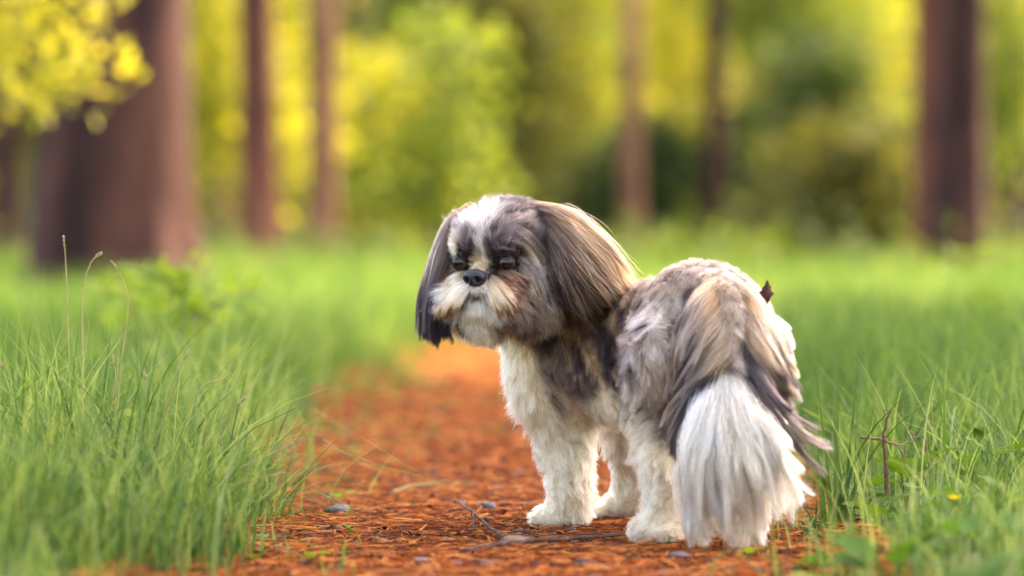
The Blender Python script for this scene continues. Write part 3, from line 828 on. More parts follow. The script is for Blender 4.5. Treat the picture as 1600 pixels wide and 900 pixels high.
weed(1350, 2.74, 6, 0.046, 0.03, 13, 'blurred green weed at the bottom edge on the right')
weed(1475, 2.72, 6, 0.046, 0.03, 14, 'blurred weed at the bottom edge near the right corner')
weed(1520, 3.9, 6, 0.04, 0.06, 15, 'dim weed behind the right leafy ones')
weed(1230, 3.02, 4, 0.026, 0.012, 16, 'small bright weed in front of the hind paw', bright=True, on_path=True)
weed(240, 6.6, 16, 0.075, 0.19, 17, 'broad-leaved weed added for the sunlit glow behind the left grass', bright=True, kinds=(0, 2))  # bright leaves added to imitate the sunlit patch of left grass
weed(330, 5.8, 12, 0.07, 0.13, 18, 'broad weed added for the sunlit glow, right of the seedling', bright=True, kinds=(0, 2))  # bright leaves likewise added for the sunlit patch
weed(215, 3.52, 3, 0.022, 0.135, 19, 'single yellowish weed standing in the middle tussock', bright=True, kinds=(1,))
weed(395, 3.5, 5, 0.016, 0.012, 20, 'tiny weed under the leaning grass tussock', bright=True)
weed(1505, 7.5, 9, 0.07, 0.24, 21, 'tall blurred weed in front of the dark right trunk', kinds=(0, 2), bright=True)
def sprout(px, py, size, h, n, seed, label):
    weed(px, ground_d(py), n, size, h, seed + 40, label, True, (1, 0), 'sprout', 'sprout', 'green sprouts on the path', True)
weed(1320, 2.62, 7, 0.055, 0.05, 30, 'large blurred weed at the bottom edge right of the path', bright=True, kinds=(2, 0))
weed(1420, 2.66, 7, 0.05, 0.055, 31, 'blurred green weed second from the path at the bottom edge', kinds=(2, 0))
weed(1560, 2.68, 7, 0.05, 0.06, 32, 'tall blurred weed cut by the lower right corner', kinds=(2, 0))
tussock(1400, 3.02, 70, 0.09, 0.05, (0, 0), M_grass, 14, 'blurred low grass tuft in the right front', width=0.0034, group='grass tufts of the right verge')
tussock(1530, 3.12, 80, 0.10, 0.05, (0, 0), M_grass, 15, 'blurred low grass tuft before the right edge', width=0.0034, group='grass tufts of the right verge')
tussock(1490, 2.78, 70, 0.09, 0.05, (0, 0), M_grass, 16, 'very blurred grass tuft at the lower right', width=0.0034, group='grass tufts of the right verge')
sprout(535, 797, .017, .016, 3, 1, 'pale two-leaved sprout, largest on the needles')
sprout(520, 778, .010, .012, 2, 2, 'small sprout left of the largest one')
sprout(545, 850, .008, .014, 3, 3, 'spindly sprout below the upturned chip')
sprout(455, 815, .009, .008, 3, 4, 'tiny sprout left of the upturned chip')
sprout(525, 880, .014, .008, 4, 5, 'flat bright sprout near the bottom edge')
sprout(390, 845, .012, .012, 4, 6, 'green sprout where grass meets the needles')
sprout(485, 893, .014, .012, 4, 7, 'sprout at the bottom edge left of the flat one')
sprout(400, 893, .012, .014, 4, 8, 'bottom edge sprout next to the left grass')
sprout(875, 885, .010, .006, 3, 9, 'small sprout below the front paw')
sprout(1165, 888, .013, .008, 3, 10, 'bright sprout lying in front of the tail plume')
sprout(745, 868, .007, .008, 3, 11, 'tiny sprout beside the forked twig')
sprout(550, 722, .014, .014, 4, 12, 'blurred sprout at the left edge of the path')
sprout(665, 690, .014, .012, 4, 13, 'bright blurred sprout in the middle of the path')
sprout(520, 560 + 130, .016, .016, 4, 14, 'blurred sprout under the grass at the path\'s left')

# yellow flower
fx = W(1492, 806, 3.25)
fz = float(ground_z(fx[:1], fx[1:2])[0])
fl = empty('yellow_flower', (fx[0], fx[1], fz), 'small yellow flower in the right verge grass', 'flower')
m = Mesh(); m.tube([(0, 0, -.004), (.001, 0, .012), (0, 0, .024)], .0007, 5); m.build('stem', M_weed, fl)
for k in range(5):
    a = k * 2 * math.pi / 5
    pv = np.array([(0, 0, 0), (.0025, .004, .001), (.0015, .0075, .0018), (-.0015, .0075, .0018), (-.0025, .004, .001), (0, .004, 0)])
    pt = mesh_np('petal', pv, np.array([[0, 1, 5], [1, 2, 5], [2, 3, 5], [3, 4, 5], [4, 0, 5]]), M_petal, fl, np.full(6, .5))
    pt.location = (0, 0, .024); pt.rotation_euler = (0.3, 0, a)

# ------------------------------------------------------------------ the dog
# body surface: a smooth union of limbs and muscles on a grid, skinned into one mesh
HEAD_C = W(786, 417, 3.62)
YAW = R(26)
HF = np.array((-math.sin(YAW), -math.cos(YAW), -0.03)); HF = nrm(HF)     # the way the face looks
HR = nrm(np.array((math.cos(YAW), -math.sin(YAW), 0.0)))                 # dog's left, right in the photo
HU = np.cross(HF, HR) * -1.0
if HU[2] < 0: HU = -HU
def H(a, b, c): return HEAD_C + HR * a + HU * b + HF * c
def to_head(p):
    q = p - HEAD_C
    return np.stack([q @ HR, q @ HU, q @ HF], -1)
DF = nrm(np.array((-0.5, 0.866, 0))); DR = nrm(np.array((0.866, 0.5, 0)))  # dog's forward and right
I3 = np.eye(3)
HAX = np.stack([HR, HU, HF])
DAX = np.stack([DR, DF, np.array((0, 0, 1.0))])

def gz_(p): return float(path_z(p[:1], p[1:2])[0])
def foot(px, py): 
    d = ground_d(py); p = W(px, py, d); p[2] = gz_(p); return p
HL = foot(1040, 864); HRt = foot(1168, 855); FL = foot(892, 838); FRt = foot(992, 825)
up = lambda p, h: p + np.array((0, 0, h))

torso, legs, headp, tailp = [], [], [], []
def cone(L, a, b, ra, rb): L.append(('c', np.array(a), np.array(b), ra, rb))
def ell(L, c, r, ax): L.append(('e', np.array(c), np.array(r), ax))
pelvis = W(1104, 512, 3.515)
ell(torso, pelvis, (.061, .052, .052), DAX)
cone(torso, W(1090, 494, 3.52), W(1000, 536, 3.63), .044, .047)
cone(torso, W(1000, 540, 3.63), W(905, 574, 3.70), .047, .049)
ell(torso, W(884, 585, 3.695), (.049, .045, .058), DAX)
ell(torso, W(990, 596, 3.615), (.044, .070, .043), DAX)
cone(torso, W(888, 545, 3.695), W(824, 440, 3.655), .047, .040)
ell(torso, W(866, 560, 3.67), (.038, .034, .050), DAX)
# hind legs
for (ft, hx, hd, thin) in ((HL, 1044, 3.485, 1.0), (HRt, 1164, 3.55, 1.0)):
    hip = W(hx, 552, hd)
    knee = W(hx - (12 if hx < 1100 else -6), 640, hd + .012) 
    hock = up(ft, .075) + np.array((-.004, -.012, 0)) * 0 - DF * .012
    hock = hock + np.array((-.008, 0, 0)) * (hx < 1100)
    cone(legs, hip, knee, .039, .029)
    cone(legs, knee, hock, .028, .0165)
    cone(legs, hock, up(ft, .026), .0165, .0155)
    ell(legs, up(ft, .014) + DF * .004 + np.array((-.006, -.01, 0)), (.021, .026, .014), DAX)
    for s in (-.013, -.0045, .0045, .013):
        ell(legs, up(ft, .0095) + DF * (.018 - abs(s) * .35) + DR * s + np.array((-.004, -.01, 0)), (.006, .010, .0085), DAX)
# front legs
for (ft, sx, sd) in ((FL, 872, 3.67), (FRt, 978, 3.745)):
    sh = W(sx, 605, sd); el = W(sx + 12, 690, sd + .012)
    wr = up(ft, .036)
    cone(legs, sh, el, .034, .0235)
    cone(legs, el, wr, .0235, .0165)
    cone(legs, wr, up(ft, .016), .0165, .0155)
    pd = nrm(np.array((-0.93, .37, 0)))
    pr = np.array((-pd[1], pd[0], 0))
    PAX = np.stack([pr, pd, np.array((0, 0, 1.))])
    ell(legs, up(ft, .012) + pd * .014, (.018, .024, .0125), PAX)
    for s in (-.0125, -.0043, .0043, .0125):
        ell(legs, up(ft, .009) + pd * (.028 - abs(s) * .4) + pr * s, (.0056, .0095, .0082), PAX)
# head
ell(headp, H(0, .013, -.012), (.050, .046, .054), HAX)
ell(headp, H(0, .020, .012), (.043, .034, .034), HAX)
for s in (-1, 1):
    ell(headp, H(s * .032, -.022, .012), (.025, .030, .032), HAX)
    ell(headp, H(s * .0200, -.0305, .043), (.0215, .0175, .0225), HAX)
    ell(headp, H(s * .021, .0215, .037), (.014, .010, .012), HAX)
ell(headp, H(0, -.020, .040), (.021, .017, .026), HAX)
ell(headp, H(0, -.006, .047), (.009, .010, .018), HAX)
ell(headp, H(0, -.047, .038), (.019, .014, .022), HAX)
# ear flaps
ell(headp, H(.058, .008, -.022), (.008, .040, .026), HAX)
ell(headp, H(-.052, .000, -.014), (.007, .042, .024), HAX)
# tail bone
tail_pts = catmull([W(1118, 452, 3.475), W(1142, 470, 3.435), W(1146, 530, 3.405), W(1138, 600, 3.395), W(1132, 660, 3.392)], 9)
for k in range(8):
    cone(tailp, tail_pts[k], tail_pts[k + 1], .015 - .0011 * k, .015 - .0011 * (k + 1))

def prim_sdf(p, pr):
    if pr[0] == 'c':
        _, a, b, ra, rb = pr
        ab = b - a; t = np.clip(((p - a) @ ab) / (ab @ ab), 0, 1)
        return np.linalg.norm(p - (a + t[..., None] * ab), axis=-1) - (ra + (rb - ra) * t)
    _, c, r, ax = pr
    q = (p - c) @ ax.T
    k0 = np.linalg.norm(q / r, axis=-1); k1 = np.linalg.norm(q / (np.asarray(r) ** 2), axis=-1)
    return k0 * (k0 - 1) / np.maximum(k1, 1e-6)
def smin(a, b, k):
    h = np.clip(.5 + .5 * (b - a) / k, 0, 1)
    return b + (a - b) * h - k * h * (1 - h)
def union(p, L, k):
    d = prim_sdf(p, L[0])
    for q in L[1:]:
        d = smin(d, prim_sdf(p, q), k)
    return d
def body_sdf(p):
    d = smin(union(p, torso, .03), union(p, legs, .008), .016)
    d = smin(d, union(p, headp, .007), .018)
    return smin(d, union(p, tailp, .006), .012)

STEP = 0.0026
lo = np.array((-.105, 3.30, -.012)); hi = np.array((.29, 3.86, .34))
dims = np.ceil((hi - lo) / STEP).astype(int)
axs = [lo[k] + STEP * np.arange(dims[k]) for k in range(3)]
def grid_union(L, k):
    """each limb is measured only in the box around it"""
    g = np.full(dims, .05, np.float32)
    for pr in L:
        if pr[0] == 'c':
            a0 = np.minimum(pr[1] - pr[3], pr[2] - pr[4]); b0 = np.maximum(pr[1] + pr[3], pr[2] + pr[4])
        else:
            a0 = pr[1] - max(pr[2]); b0 = pr[1] + max(pr[2])
        i0 = np.clip(np.floor((a0 - .03 - lo) / STEP).astype(int), 0, dims); i1 = np.clip(np.ceil((b0 + .03 - lo) / STEP).astype(int), 0, dims)
        sl = tuple(slice(i0[q], i1[q]) for q in range(3))
        X_, Y_, Z_ = np.meshgrid(*[axs[q][sl[q]] for q in range(3)], indexing='ij')
        d = prim_sdf(np.stack([X_, Y_, Z_], -1), pr)
        g[sl] = smin(g[sl], d, k)
    return g
GRID = smin(grid_union(torso, .025), grid_union(legs, .008), .014)
GRID = smin(GRID, grid_union(headp, .007), .016)
GRID = smin(GRID, grid_union(tailp, .006), .010).astype(np.float32)

def sdf(p):
    q = np.clip((p - lo) / STEP, 0, np.array(dims) - 1.001)
    i = q.astype(int); f = q - i
    o = 0
    for dx in (0, 1):
        for dy in (0, 1):
            for dz in (0, 1):
                w = (f[:, 0] if dx else 1 - f[:, 0]) * (f[:, 1] if dy else 1 - f[:, 1]) * (f[:, 2] if dz else 1 - f[:, 2])
                o = o + w * GRID[i[:, 0] + dx, i[:, 1] + dy, i[:, 2] + dz]
    return o
def sdf_grad(p, e=0.002):
    return nrm(np.stack([sdf(p + np.eye(3)[k] * e) - sdf(p - np.eye(3)[k] * e) for k in range(3)], -1))

def surface_nets(g):
    """skin the zero level of a grid with quads"""
    s = g < 0
    corner = [(a, b, c) for a in (0, 1) for b in (0, 1) for c in (0, 1)]
    n = np.array(g.shape) - 1
    cnt = sum(s[a:a + n[0], b:b + n[1], c:c + n[2]].astype(np.int8) for a, b, c in corner)
    act = np.argwhere((cnt > 0) & (cnt < 8))
    idx = -np.ones(n, np.int64); idx[tuple(act.T)] = np.arange(len(act))
    val = {c: g[act[:, 0] + c[0], act[:, 1] + c[1], act[:, 2] + c[2]] for c in corner}
    acc = np.zeros((len(act), 3)); num = np.zeros(len(act))
    for c in corner:
        for ax in range(3):
            if c[ax] == 0:
                e = list(c); e[ax] = 1; e = tuple(e)
                cross = (val[c] < 0) != (val[e] < 0)
                t = np.where(cross, val[c] / np.where(cross, val[c] - val[e], 1), 0)
                pt = np.tile(np.array(c, float), (len(act), 1)); pt[:, ax] += t
                acc += pt * cross[:, None]; num += cross
    V = (act + acc / num[:, None])
    quads = []
    for ax in range(3):
        o1, o2 = [(1, 2), (2, 0), (0, 1)][ax]
        sl0 = [slice(0, n[0]), slice(0, n[1]), slice(0, n[2])]; sl1 = list(sl0)
        a = s[:-1, :-1, :-1]
        sh = [0, 0, 0]; sh[ax] = 1
        b = s[sh[0]:sh[0] + n[0], sh[1]:sh[1] + n[1], sh[2]:sh[2] + n[2]]
        e = np.argwhere(a != b)
        e = e[(e[:, o1] > 0) & (e[:, o2] > 0)]
        d1 = np.zeros(3, int); d1[o1] = 1; d2 = np.zeros(3, int); d2[o2] = 1
        q = np.stack([idx[tuple((e - d1 - d2).T)], idx[tuple((e - d2).T)], idx[tuple(e.T)], idx[tuple((e - d1).T)]], 1)
        flip = ~a[tuple(e.T)]
        q[flip] = q[flip][:, ::-1]
        quads.append(q[(q >= 0).all(1)])
    return V, np.concatenate(quads)
BV, BQ = surface_nets(GRID)
BV = lo + BV * STEP
BN = sdf_grad(BV)
P_head = union(BV, headp, .007); P_torso = union(BV, torso, .03); P_legs = union(BV, legs, .008); P_tail = union(BV, tailp, .006)

# ---- coat colours (the dog's own markings, with crown and rump top darkened against skylight)
CREAM = np.array((.83, .73, .56)); WHITE = np.array((.90, .85, .77)); GREY = np.array((.27, .235, .235)); DARK = np.array((.045, .034, .038))
MIDG = np.array((.135, .112, .115)); TAN = np.array((.42, .28, .165)); BROWN = np.array((.21, .10, .06)); LGREY = np.array((.53, .455, .385)); SAND = np.array((.63, .50, .36))

GREY, MIDG, DARK, TAN, BROWN, LGREY, SAND = (q * .87 for q in (GREY, MIDG, DARK, TAN, BROWN, LGREY, SAND))

def paint(col, w, c):
    w = np.clip(w, 0, 1)[:, None]
    return col * (1 - w) + np.asarray(c) * w
def blob(u, v, cu, cv, ru, rv, soft=.5):
    d = np.sqrt(((u - cu) / ru) ** 2 + ((v - cv) / rv) ** 2)
    return smooth((1 + soft - d) / (2 * soft))

def head_color(p, rs=0):
    """markings of the face in face coordinates (mm): u to the dog's left, v up, c out of the face"""
    h = to_head(p) * 1000
    jit = (np.stack([vnoise(p + 3, 90, 71), vnoise(p + 3, 90, 72), vnoise(p, 1, 1)], 1) - .5)
    u = h[:, 0] + jit[:, 0] * 7; v = h[:, 1] + jit[:, 1] * 7; c = h[:, 2]
    st = fnoise(p, 150, 75, 2)
    col = np.tile(GREY * 1.1, (len(p), 1))
    col = paint(col, smooth((st - .5) * 7) * .8, LGREY * .8)                        # grizzled grey crown
    col = paint(col, smooth((.42 - st) * 8) * .7, MIDG)
    col = paint(col, blob(u, v, 46, 10, 20, 34) * smooth((st - .3) * 5) * .7, GREY)
    # blaze
    col = paint(col, blob(u, v, -3, 42, 9, 13, .5), WHITE)
    col = paint(col, smooth((v - 52) / 8) * .6 * smooth((st - .4) * 6), MIDG * 1.3)
    col = paint(col, blob(u, v, -1, 30, 7, 16, .4), WHITE)
    col = paint(col, blob(u, v, -12, 38, 10, 6, .5) * .7, WHITE)
    col = col * (1 - .58 * smooth((v - 36) / 14))[:, None]  # crown darkened in colour to offset the skylight on it
    # cheeks
    col = paint(col, blob(u, v, 42, -14, 17, 26, .5) * .75, LGREY)
    col = paint(col, blob(u, v, 48, -20, 9, 24, .5) * .8, CREAM)
    col = paint(col, blob(u, v, -38, 12, 11, 14, .5), CREAM)
    # brow patches
    col = paint(col, blob(u, v, -16, 15, 9.5, 9, .5) * .9, MIDG * .8)
    col = paint(col, blob(u, v, 17, 15, 14, 9, .5) * .9, MIDG * .8)
    col = paint(col, blob(u, v, 23.5, 4, 12, 8, .5) * .9, MIDG * .75)
    col = paint(col, blob(u, v, -23.5, 4, 11, 8, .5) * .9, MIDG * .85)
    col = paint(col, blob(u, v, -36, 14, 8, 7, .5), CREAM)
    # bridge of the nose
    col = paint(col, blob(u, v, -2, 2, 8.5, 9, .35), SAND * 1.05)
    col = paint(col, blob(u, v, 13, -4, 6, 8, .5) * .8, DARK * 2)
    # muzzle
    low = smooth((-6 - v) / 8) * smooth((c - 8) / 14)
    col = paint(col, low, CREAM)
    col = paint(col, blob(u, v, 32, -16, 10, 13, .6) * .75 * smooth((c - 5) / 15), BROWN * 1.7)
    col = paint(col, blob(u, v, 36, -36, 14, 12, .6) * .8, MIDG * 1.2)
    col = paint(col, blob(u, v, -26, -10, 8, 7, .5), BROWN * 1.6)
    col = paint(col, blob(u, v, 18, -20, 6, 12, .4), CREAM)
    col = paint(col, blob(u, v, 1, -29, 13, 3.5, .6) * smooth((c - 35) / 10), DARK * 1.5)
    col = paint(col, blob(u, v, -27, -50, 9, 13, .4), DARK * 1.6)
    col = paint(col, blob(u, v, 36, -50, 20, 13, .5) * .9, MIDG * .9)
    col = paint(col, blob(u, v, 0, -46, 17, 13, .4), CREAM)
    return col

def body_color(p):
    """markings of the trunk and legs, in dog coordinates"""
    q = p - W(1000, 600, 3.60)
    s = q @ DF; r = q @ DR; z = p[:, 2]
    n1 = fnoise(p, 34, 81, 2); n2 = fnoise(p, 90, 82, 2); n3 = fnoise(p * np.array((1, 1, .5)), 60, 84, 2)
    col = np.tile(CREAM, (len(p), 1))
    # saddle: brindled dark grey on back and flanks
    sad = smooth((z - .128 + .05 * (n1 - .5) + .10 * np.abs(s + .005)) / .018) * smooth((.090 - s + .05 * (n1 - .5)) / .016)
    b = paint(np.tile(MIDG * 1.5, (len(p), 1)), smooth((n2 - .50) * 9), SAND * .95)
    b = paint(b, smooth((n1 - .54) * 12), DARK * 1.5)
    col = paint(col, sad, b)
    # rump: pale grizzle over grey
    rump = smooth((-s - .038 + .03 * (n1 - .5)) / .012) * smooth((z - .138 + .03 * (n1 - .5)) / .03)
    g = paint(np.tile(LGREY * 1.1, (len(p), 1)), smooth((n3 - .47) * 10) * .95, MIDG * 1.5)
    g = paint(g, smooth((n2 - .54) * 8) * .8, WHITE * .95)
    g = paint(g, smooth((z - .225) / .03) * .6, LGREY * .9)
    g = g * (1 - .2 * smooth((z - .19) / .05))[:, None]  # rump top darkened in colour so skylight does not blow it out
    col = paint(col, rump, g)
    # back of the thighs: brown-grey
    th = smooth((-s - .113 + .03 * (n1 - .5)) / .014) * smooth((z - .098 + .03 * (n1 - .5)) / .016) * smooth((.175 - z) / .03)
    t = paint(np.tile(LGREY, (len(p), 1)), smooth((n3 - .42) * 8), MIDG)
    t = paint(t, smooth((n1 - .55) * 8) * .8, BROWN * .8)
    col = paint(col, th * .9, t)
    low = smooth((.085 - z + .02 * (n1 - .5)) / .02)
    col = paint(col, low, CREAM * .98)
    col = paint(col, smooth((.026 - z + .02 * (n1 - .5)) / .02) * .6, SAND * .75 + BROWN * .25)
    return col

def coat_color(p, part):
    col = np.where((part == 0)[:, None], head_color(p), body_color(p))
    return col

def hair_material(name, rough=.48, radial=.6, gloss_var=0.0):
    m, n, l = mat(name)
    at = node(n, 'ShaderNodeAttribute', attribute_name='hair_color')
    h = node(n, 'ShaderNodeBsdfHairPrincipled')
    h.parametrization = 'COLOR'
    h.inputs['Roughness'].default_value = rough
    h.inputs['Radial Roughness'].default_value = radial
    h.inputs['Coat'].default_value = 0.0
    h.inputs['IOR'].default_value = 1.36
    l.new(at.outputs['Color'], h.inputs['Color'])
    o = n.new('ShaderNodeOutputMaterial'); l.new(h.outputs[0], o.inputs[0])
    return m
M_fur = hair_material('fur')
m_, n_, l_ = mat('skin_under_fur')
at_ = node(n_, 'ShaderNodeAttribute', attribute_name='hair_color')
p_ = node(n_, 'ShaderNodeBsdfPrincipled', i_Roughness=.8)
l_.new(at_.outputs['Color'], p_.inputs['Base Color'])
o_ = n_.new('ShaderNodeOutputMaterial'); l_.new(p_.outputs[0], o_.inputs[0])
M_skin = m_

dog = empty('dog', (float(pelvis[0] - .05), float(pelvis[1] + .09), 0.0), 'small grey and white long-haired dog on the path, looking back over its shoulder', 'dog')
dog_loc = np.array(dog.location)
part_v = np.where((P_head < P_torso - .004) & (P_head < P_legs), 0, np.where((P_tail < P_torso) & (P_tail < P_legs), 3, np.where(P_legs < P_torso, 2, 1)))
body_col = coat_color(BV, part_v) * .75
hv = to_head(BV) * 1000
eye_d = np.minimum(np.linalg.norm(hv - np.array((23.5, 6.5, 44)), axis=1), np.linalg.norm(hv - np.array((-23.5, 6.5, 44)), axis=1))
body_col = paint(body_col, (eye_d < 13) * 1.0, (.02, .014, .014))
body = mesh_np('body', BV - dog_loc, BQ, M_skin, dog, color=body_col)

# ---- fur growing
def sample_surface(n, weight):
    a, b, c, d = (BV[BQ[:, k]] for k in range(4))
    area = .5 * np.linalg.norm(np.cross(c - a, d - b), axis=1) * weight[BQ].mean(1)
    f = rng.choice(len(BQ), n, p=area / area.sum())
    u, v = rng.random((2, n, 1))
    p = (a[f] * (1 - u) + b[f] * u) * (1 - v) + (d[f] * (1 - u) + c[f] * u) * v
    return p, part_v[BQ[f, 0]]

def grow(root, nor, comb, length, K, lift, follow, grav, wander, layer, bend=None, collide=True, keep_len=True):
    n = len(root)
    d = nrm(nor * lift[:, None] + comb * (1 - lift)[:, None])
    p = root - nor * .0008
    out = [p]
    wd = rng.normal(size=(n, 3)) * wander
    ds = (length / (K - 1))[:, None]
    for k in range(1, K):
        t = k / (K - 1)
        d = nrm(d + comb * follow + np.array((0, 0, -1.)) * grav * t + wd * t + rng.normal(size=(n, 3)) * wander * .35)
        q = p + d * ds
        if collide:
            s = sdf(q); off = .0008 + layer * min(1, t * 1.6)
            bad = s < off
            if bad.any():
                g = sdf_grad(q[bad])
                q[bad] += g * (off[bad] - s[bad])[:, None]
            low_ = q[:, 2] < .004
            q[low_, 2] = .004 + .002 * rng.random(low_.sum())
        d = nrm(q - p)
        p = p + d * ds
        out.append(p)
    return np.stack(out, 1)

def clump(S, n_cl, amount, power=1.5, root_pts=None):
    """pull strands towards shared locks"""
    n, K, _ = S.shape
    ids = rng.choice(n, min(n_cl, n), replace=False)
    rp = S[:, 0] if root_pts is None else root_pts
    kd = kdtree.KDTree(len(ids))
    for j, i in enumerate(ids): kd.insert(rp[i], j)
    kd.balance()
    own = np.array([kd.find(x)[1] for x in rp])
    G_ = S[ids][own]
    t = np.linspace(0, 1, K) ** power
    am = (np.broadcast_to(amount, (n,)) * rng.uniform(.5, 1.1, n))[:, None] * t[None, :]
    off = (S[:, :1] - G_[:, :1])
    return S + (G_ + off * .25 - S) * np.clip(am, 0, 1)[:, :, None], ids[own]

def fur_object(name, S, col0, col1, r0, parent=dog, tip=.25, label=None):
    """strands S (n,K,3) -> one hair object; colour runs col0 -> col1 along the strand"""
    n, K, _ = S.shape
    cu = bpy.data.hair_curves.new(name)
    cu.add_curves([K] * n)
    cu.attributes['position'].data.foreach_set('vector', (S - dog_loc).astype(np.float32).ravel())
    t = np.linspace(0, 1, K)
    rad = (np.broadcast_to(r0, (n,))[:, None] * (1 - (1 - tip) * t ** 2)[None, :]).astype(np.float32)
    a = cu.attributes.get('radius') or cu.attributes.new('radius', 'FLOAT', 'POINT')
    a.data.foreach_set('value', rad.ravel())
    c = np.ones((n, K, 4), np.float32)
    w = smooth((t - .15) / .7)[None, :, None]
    c[:, :, :3] = np.clip(col0[:, None, :] * (1 - w) + col1[:, None, :] * w, .02, .96) ** 1.9
    a = cu.attributes.new('hair_color', 'FLOAT_COLOR', 'POINT'); a.data.foreach_set('color', c.ravel())
    cu.materials.append(M_fur)
    o = bpy.data.objects.new(name, cu); C.objects.link(o); o.parent = parent
    if label: o['label'] = label
    return o

def vary(col, s=.22, lock=None, ls=.15):
    n = len(col)
    f = np.exp(rng.normal(0, s, n))
    if lock is not None:
        lk = np.exp(np.random.default_rng(5).normal(0, ls, lock.max() + 1))[lock]
        f = f * lk
    return col * f[:, None]

# -- coat of trunk and legs
facing = np.clip(.35 + .65 * smooth((-(BN[:, 1]) + .55) / .6), 0, 1)
wgt = facing * np.where(part_v == 0, 0.0, 1.0)
N = 135000
root, part = sample_surface(N, wgt)
nor = sdf_grad(root)
z = root[:, 2]
s_ = (root - W(1000, 600, 3.60)) @ DF
down = np.array((0, 0, -1.))
base = np.where((part == 2)[:, None], down + nor * .25, -DF * .75 + down * .6)
chest = smooth((s_ - .075) / .03)
base = base * (1 - chest[:, None]) + (down * 1.0 + DF * .12) * chest[:, None]
rumpw = smooth((-s_ - .06) / .03) * (part != 2)
base = base * (1 - rumpw[:, None]) + (down * .9 - DF * .35) * rumpw[:, None]
wv = np.stack([fnoise(root, 28, 91, 2), fnoise(root, 28, 92, 2), fnoise(root, 28, 93, 2)], 1) - .5
base = nrm(base) + wv * np.where(part == 2, 3.0, 2.0)[:, None]
comb = nrm(base - nor * (base * nor).sum(1, keepdims=True))
lowleg = smooth((.07 - z) / .04) * (part == 2)
length = np.where(part == 2, .024 - .009 * lowleg, .021) + .012 * chest * (part != 2)
length = np.where(z < .022, .009, length) * rng.uniform(.55, 1.2, N)
length = length * (1 - .35 * rumpw * smooth((z - .23) / .03)) * (1 + .4 * rumpw * smooth((.23 - z) / .03))
lift = np.where(part == 2, .36, .20) * rng.uniform(.6, 1.4, N)
S = grow(root, nor, comb, length, 7, np.clip(lift, .05, .9), .22, .10, .22, rng.uniform(0, 1, N) ** 1.5 * np.where(part == 2, .007, .0045) + .0005)
S, own = clump(S, 4600, np.where(part == 2, .8, .62))
S, own2 = clump(S, 1100, .42, 1.1)
c0 = body_color(root)
c0 = vary(c0, .13, own, .16)
c1 = c0 * .55 + body_color(S[:, -1]) * .55
fur_object('coat', S, c0 * .8, c1, rng.uniform(.00014, .00024, N))

# -- short fur of the face and the longer hair of crown and cheeks
wgt = facing * np.where(part_v == 0, 1.0, 0.0)
N = 75000
root, part = sample_surface(N, wgt)
nor = sdf_grad(root)
h = to_head(root) * 1000
u, v, c = h.T
eye = np.minimum(np.linalg.norm(h - np.array((24.8, 6.5, 45.)), axis=1), np.linalg.norm(h - np.array((-26., 6.5, 45.)), axis=1))
nose_d = np.sqrt((u / 12.2) ** 2 + ((v + 9.5) / 9.2) ** 2 + ((c - 64) / 14) ** 2)
k = (eye > 8.8) & (nose_d > 1.0)
root, nor, h, u, v, c, eye, nose_d = (x_[k] for x_ in (root, nor, h, u, v, c, eye, nose_d))
N = len(root)
fieldL = np.zeros((N, 3))
sg = np.sign(u) * smooth(np.abs(u) / 6)
# away from the nose everywhere, then by region
away = h - np.array((0, -6, 62.)); away = nrm(away)
fieldL += away
top = smooth((v - 14) / 12)
fieldL += top[:, None] * np.stack([sg * .9 * smooth((v - 20) / 25), np.full(N, .25) - .9 * smooth((-c + 5) / 30), np.full(N, -.7)], 1)
lowm = smooth((-4 - v) / 10) * smooth((c + 5) / 20)
fieldL += lowm[:, None] * np.stack([sg * 1.0, np.full(N, -1.1), np.full(N, -.1)], 1)
chin = smooth((-34 - v) / 6)
fieldL += chin[:, None] * np.stack([sg * .1, np.full(N, -2.2), np.full(N, .2)], 1)
cheek = smooth((np.abs(u) - 28) / 8) * smooth((14 - v) / 12)
fieldL += cheek[:, None] * np.stack([sg * .15, np.full(N, -1.5), np.full(N, -.45)], 1)
field = fieldL[:, :1] * HR + fieldL[:, 1:2] * HU + fieldL[:, 2:] * HF
wv = np.stack([fnoise(root, 45, 191, 2), fnoise(root, 45, 192, 2), fnoise(root, 45, 193, 2)], 1) - .5
field = nrm(field) + wv * .9
comb = nrm(field - nor * (field * nor).sum(1, keepdims=True))
length = np.full(N, .020)
length = np.where(v > 26, .030, length)
length = length + .012 * cheek + .012 * smooth((-6 - v) / 10)
near_eye = smooth((eye - 9) / 16)
length = length * (.22 + .78 * near_eye)
near_nose = smooth((np.linalg.norm(h - np.array((0, -8, 60.)), axis=1) - 9) / 22)
length = length * (.22 + .78 * near_nose)
length = length * rng.uniform(.6, 1.2, N) * .8
lift = .18 + .06 * top + .08 * lowm
S = grow(root, nor, comb, length, 8, np.clip(lift * rng.uniform(.5, 1.5, N), .04, .8), .16, .07 + 0 * 1.0, .13, rng.random(N) ** 1.4 * (.0015 + .0045 * near_nose * near_eye) + .0004)
S, own = clump(S, 2600, .6, 1.3)
# keep the eyes clear
for s in (-1, 1):
    ec = H(.0248 if s > 0 else -.026, .0060, .046)
    dv = S - ec; dd = np.linalg.norm(dv, axis=2, keepdims=True)
    S = np.where(dd < .0079, ec + dv / np.maximum(dd, 1e-6) * .0079, S)
c0 = head_color(root)
c0 = vary(c0, .2, own, .38)
fur_object('face_fur', S, c0 * .85, c0 * 1.05, rng.uniform(.00011, .00019, N))

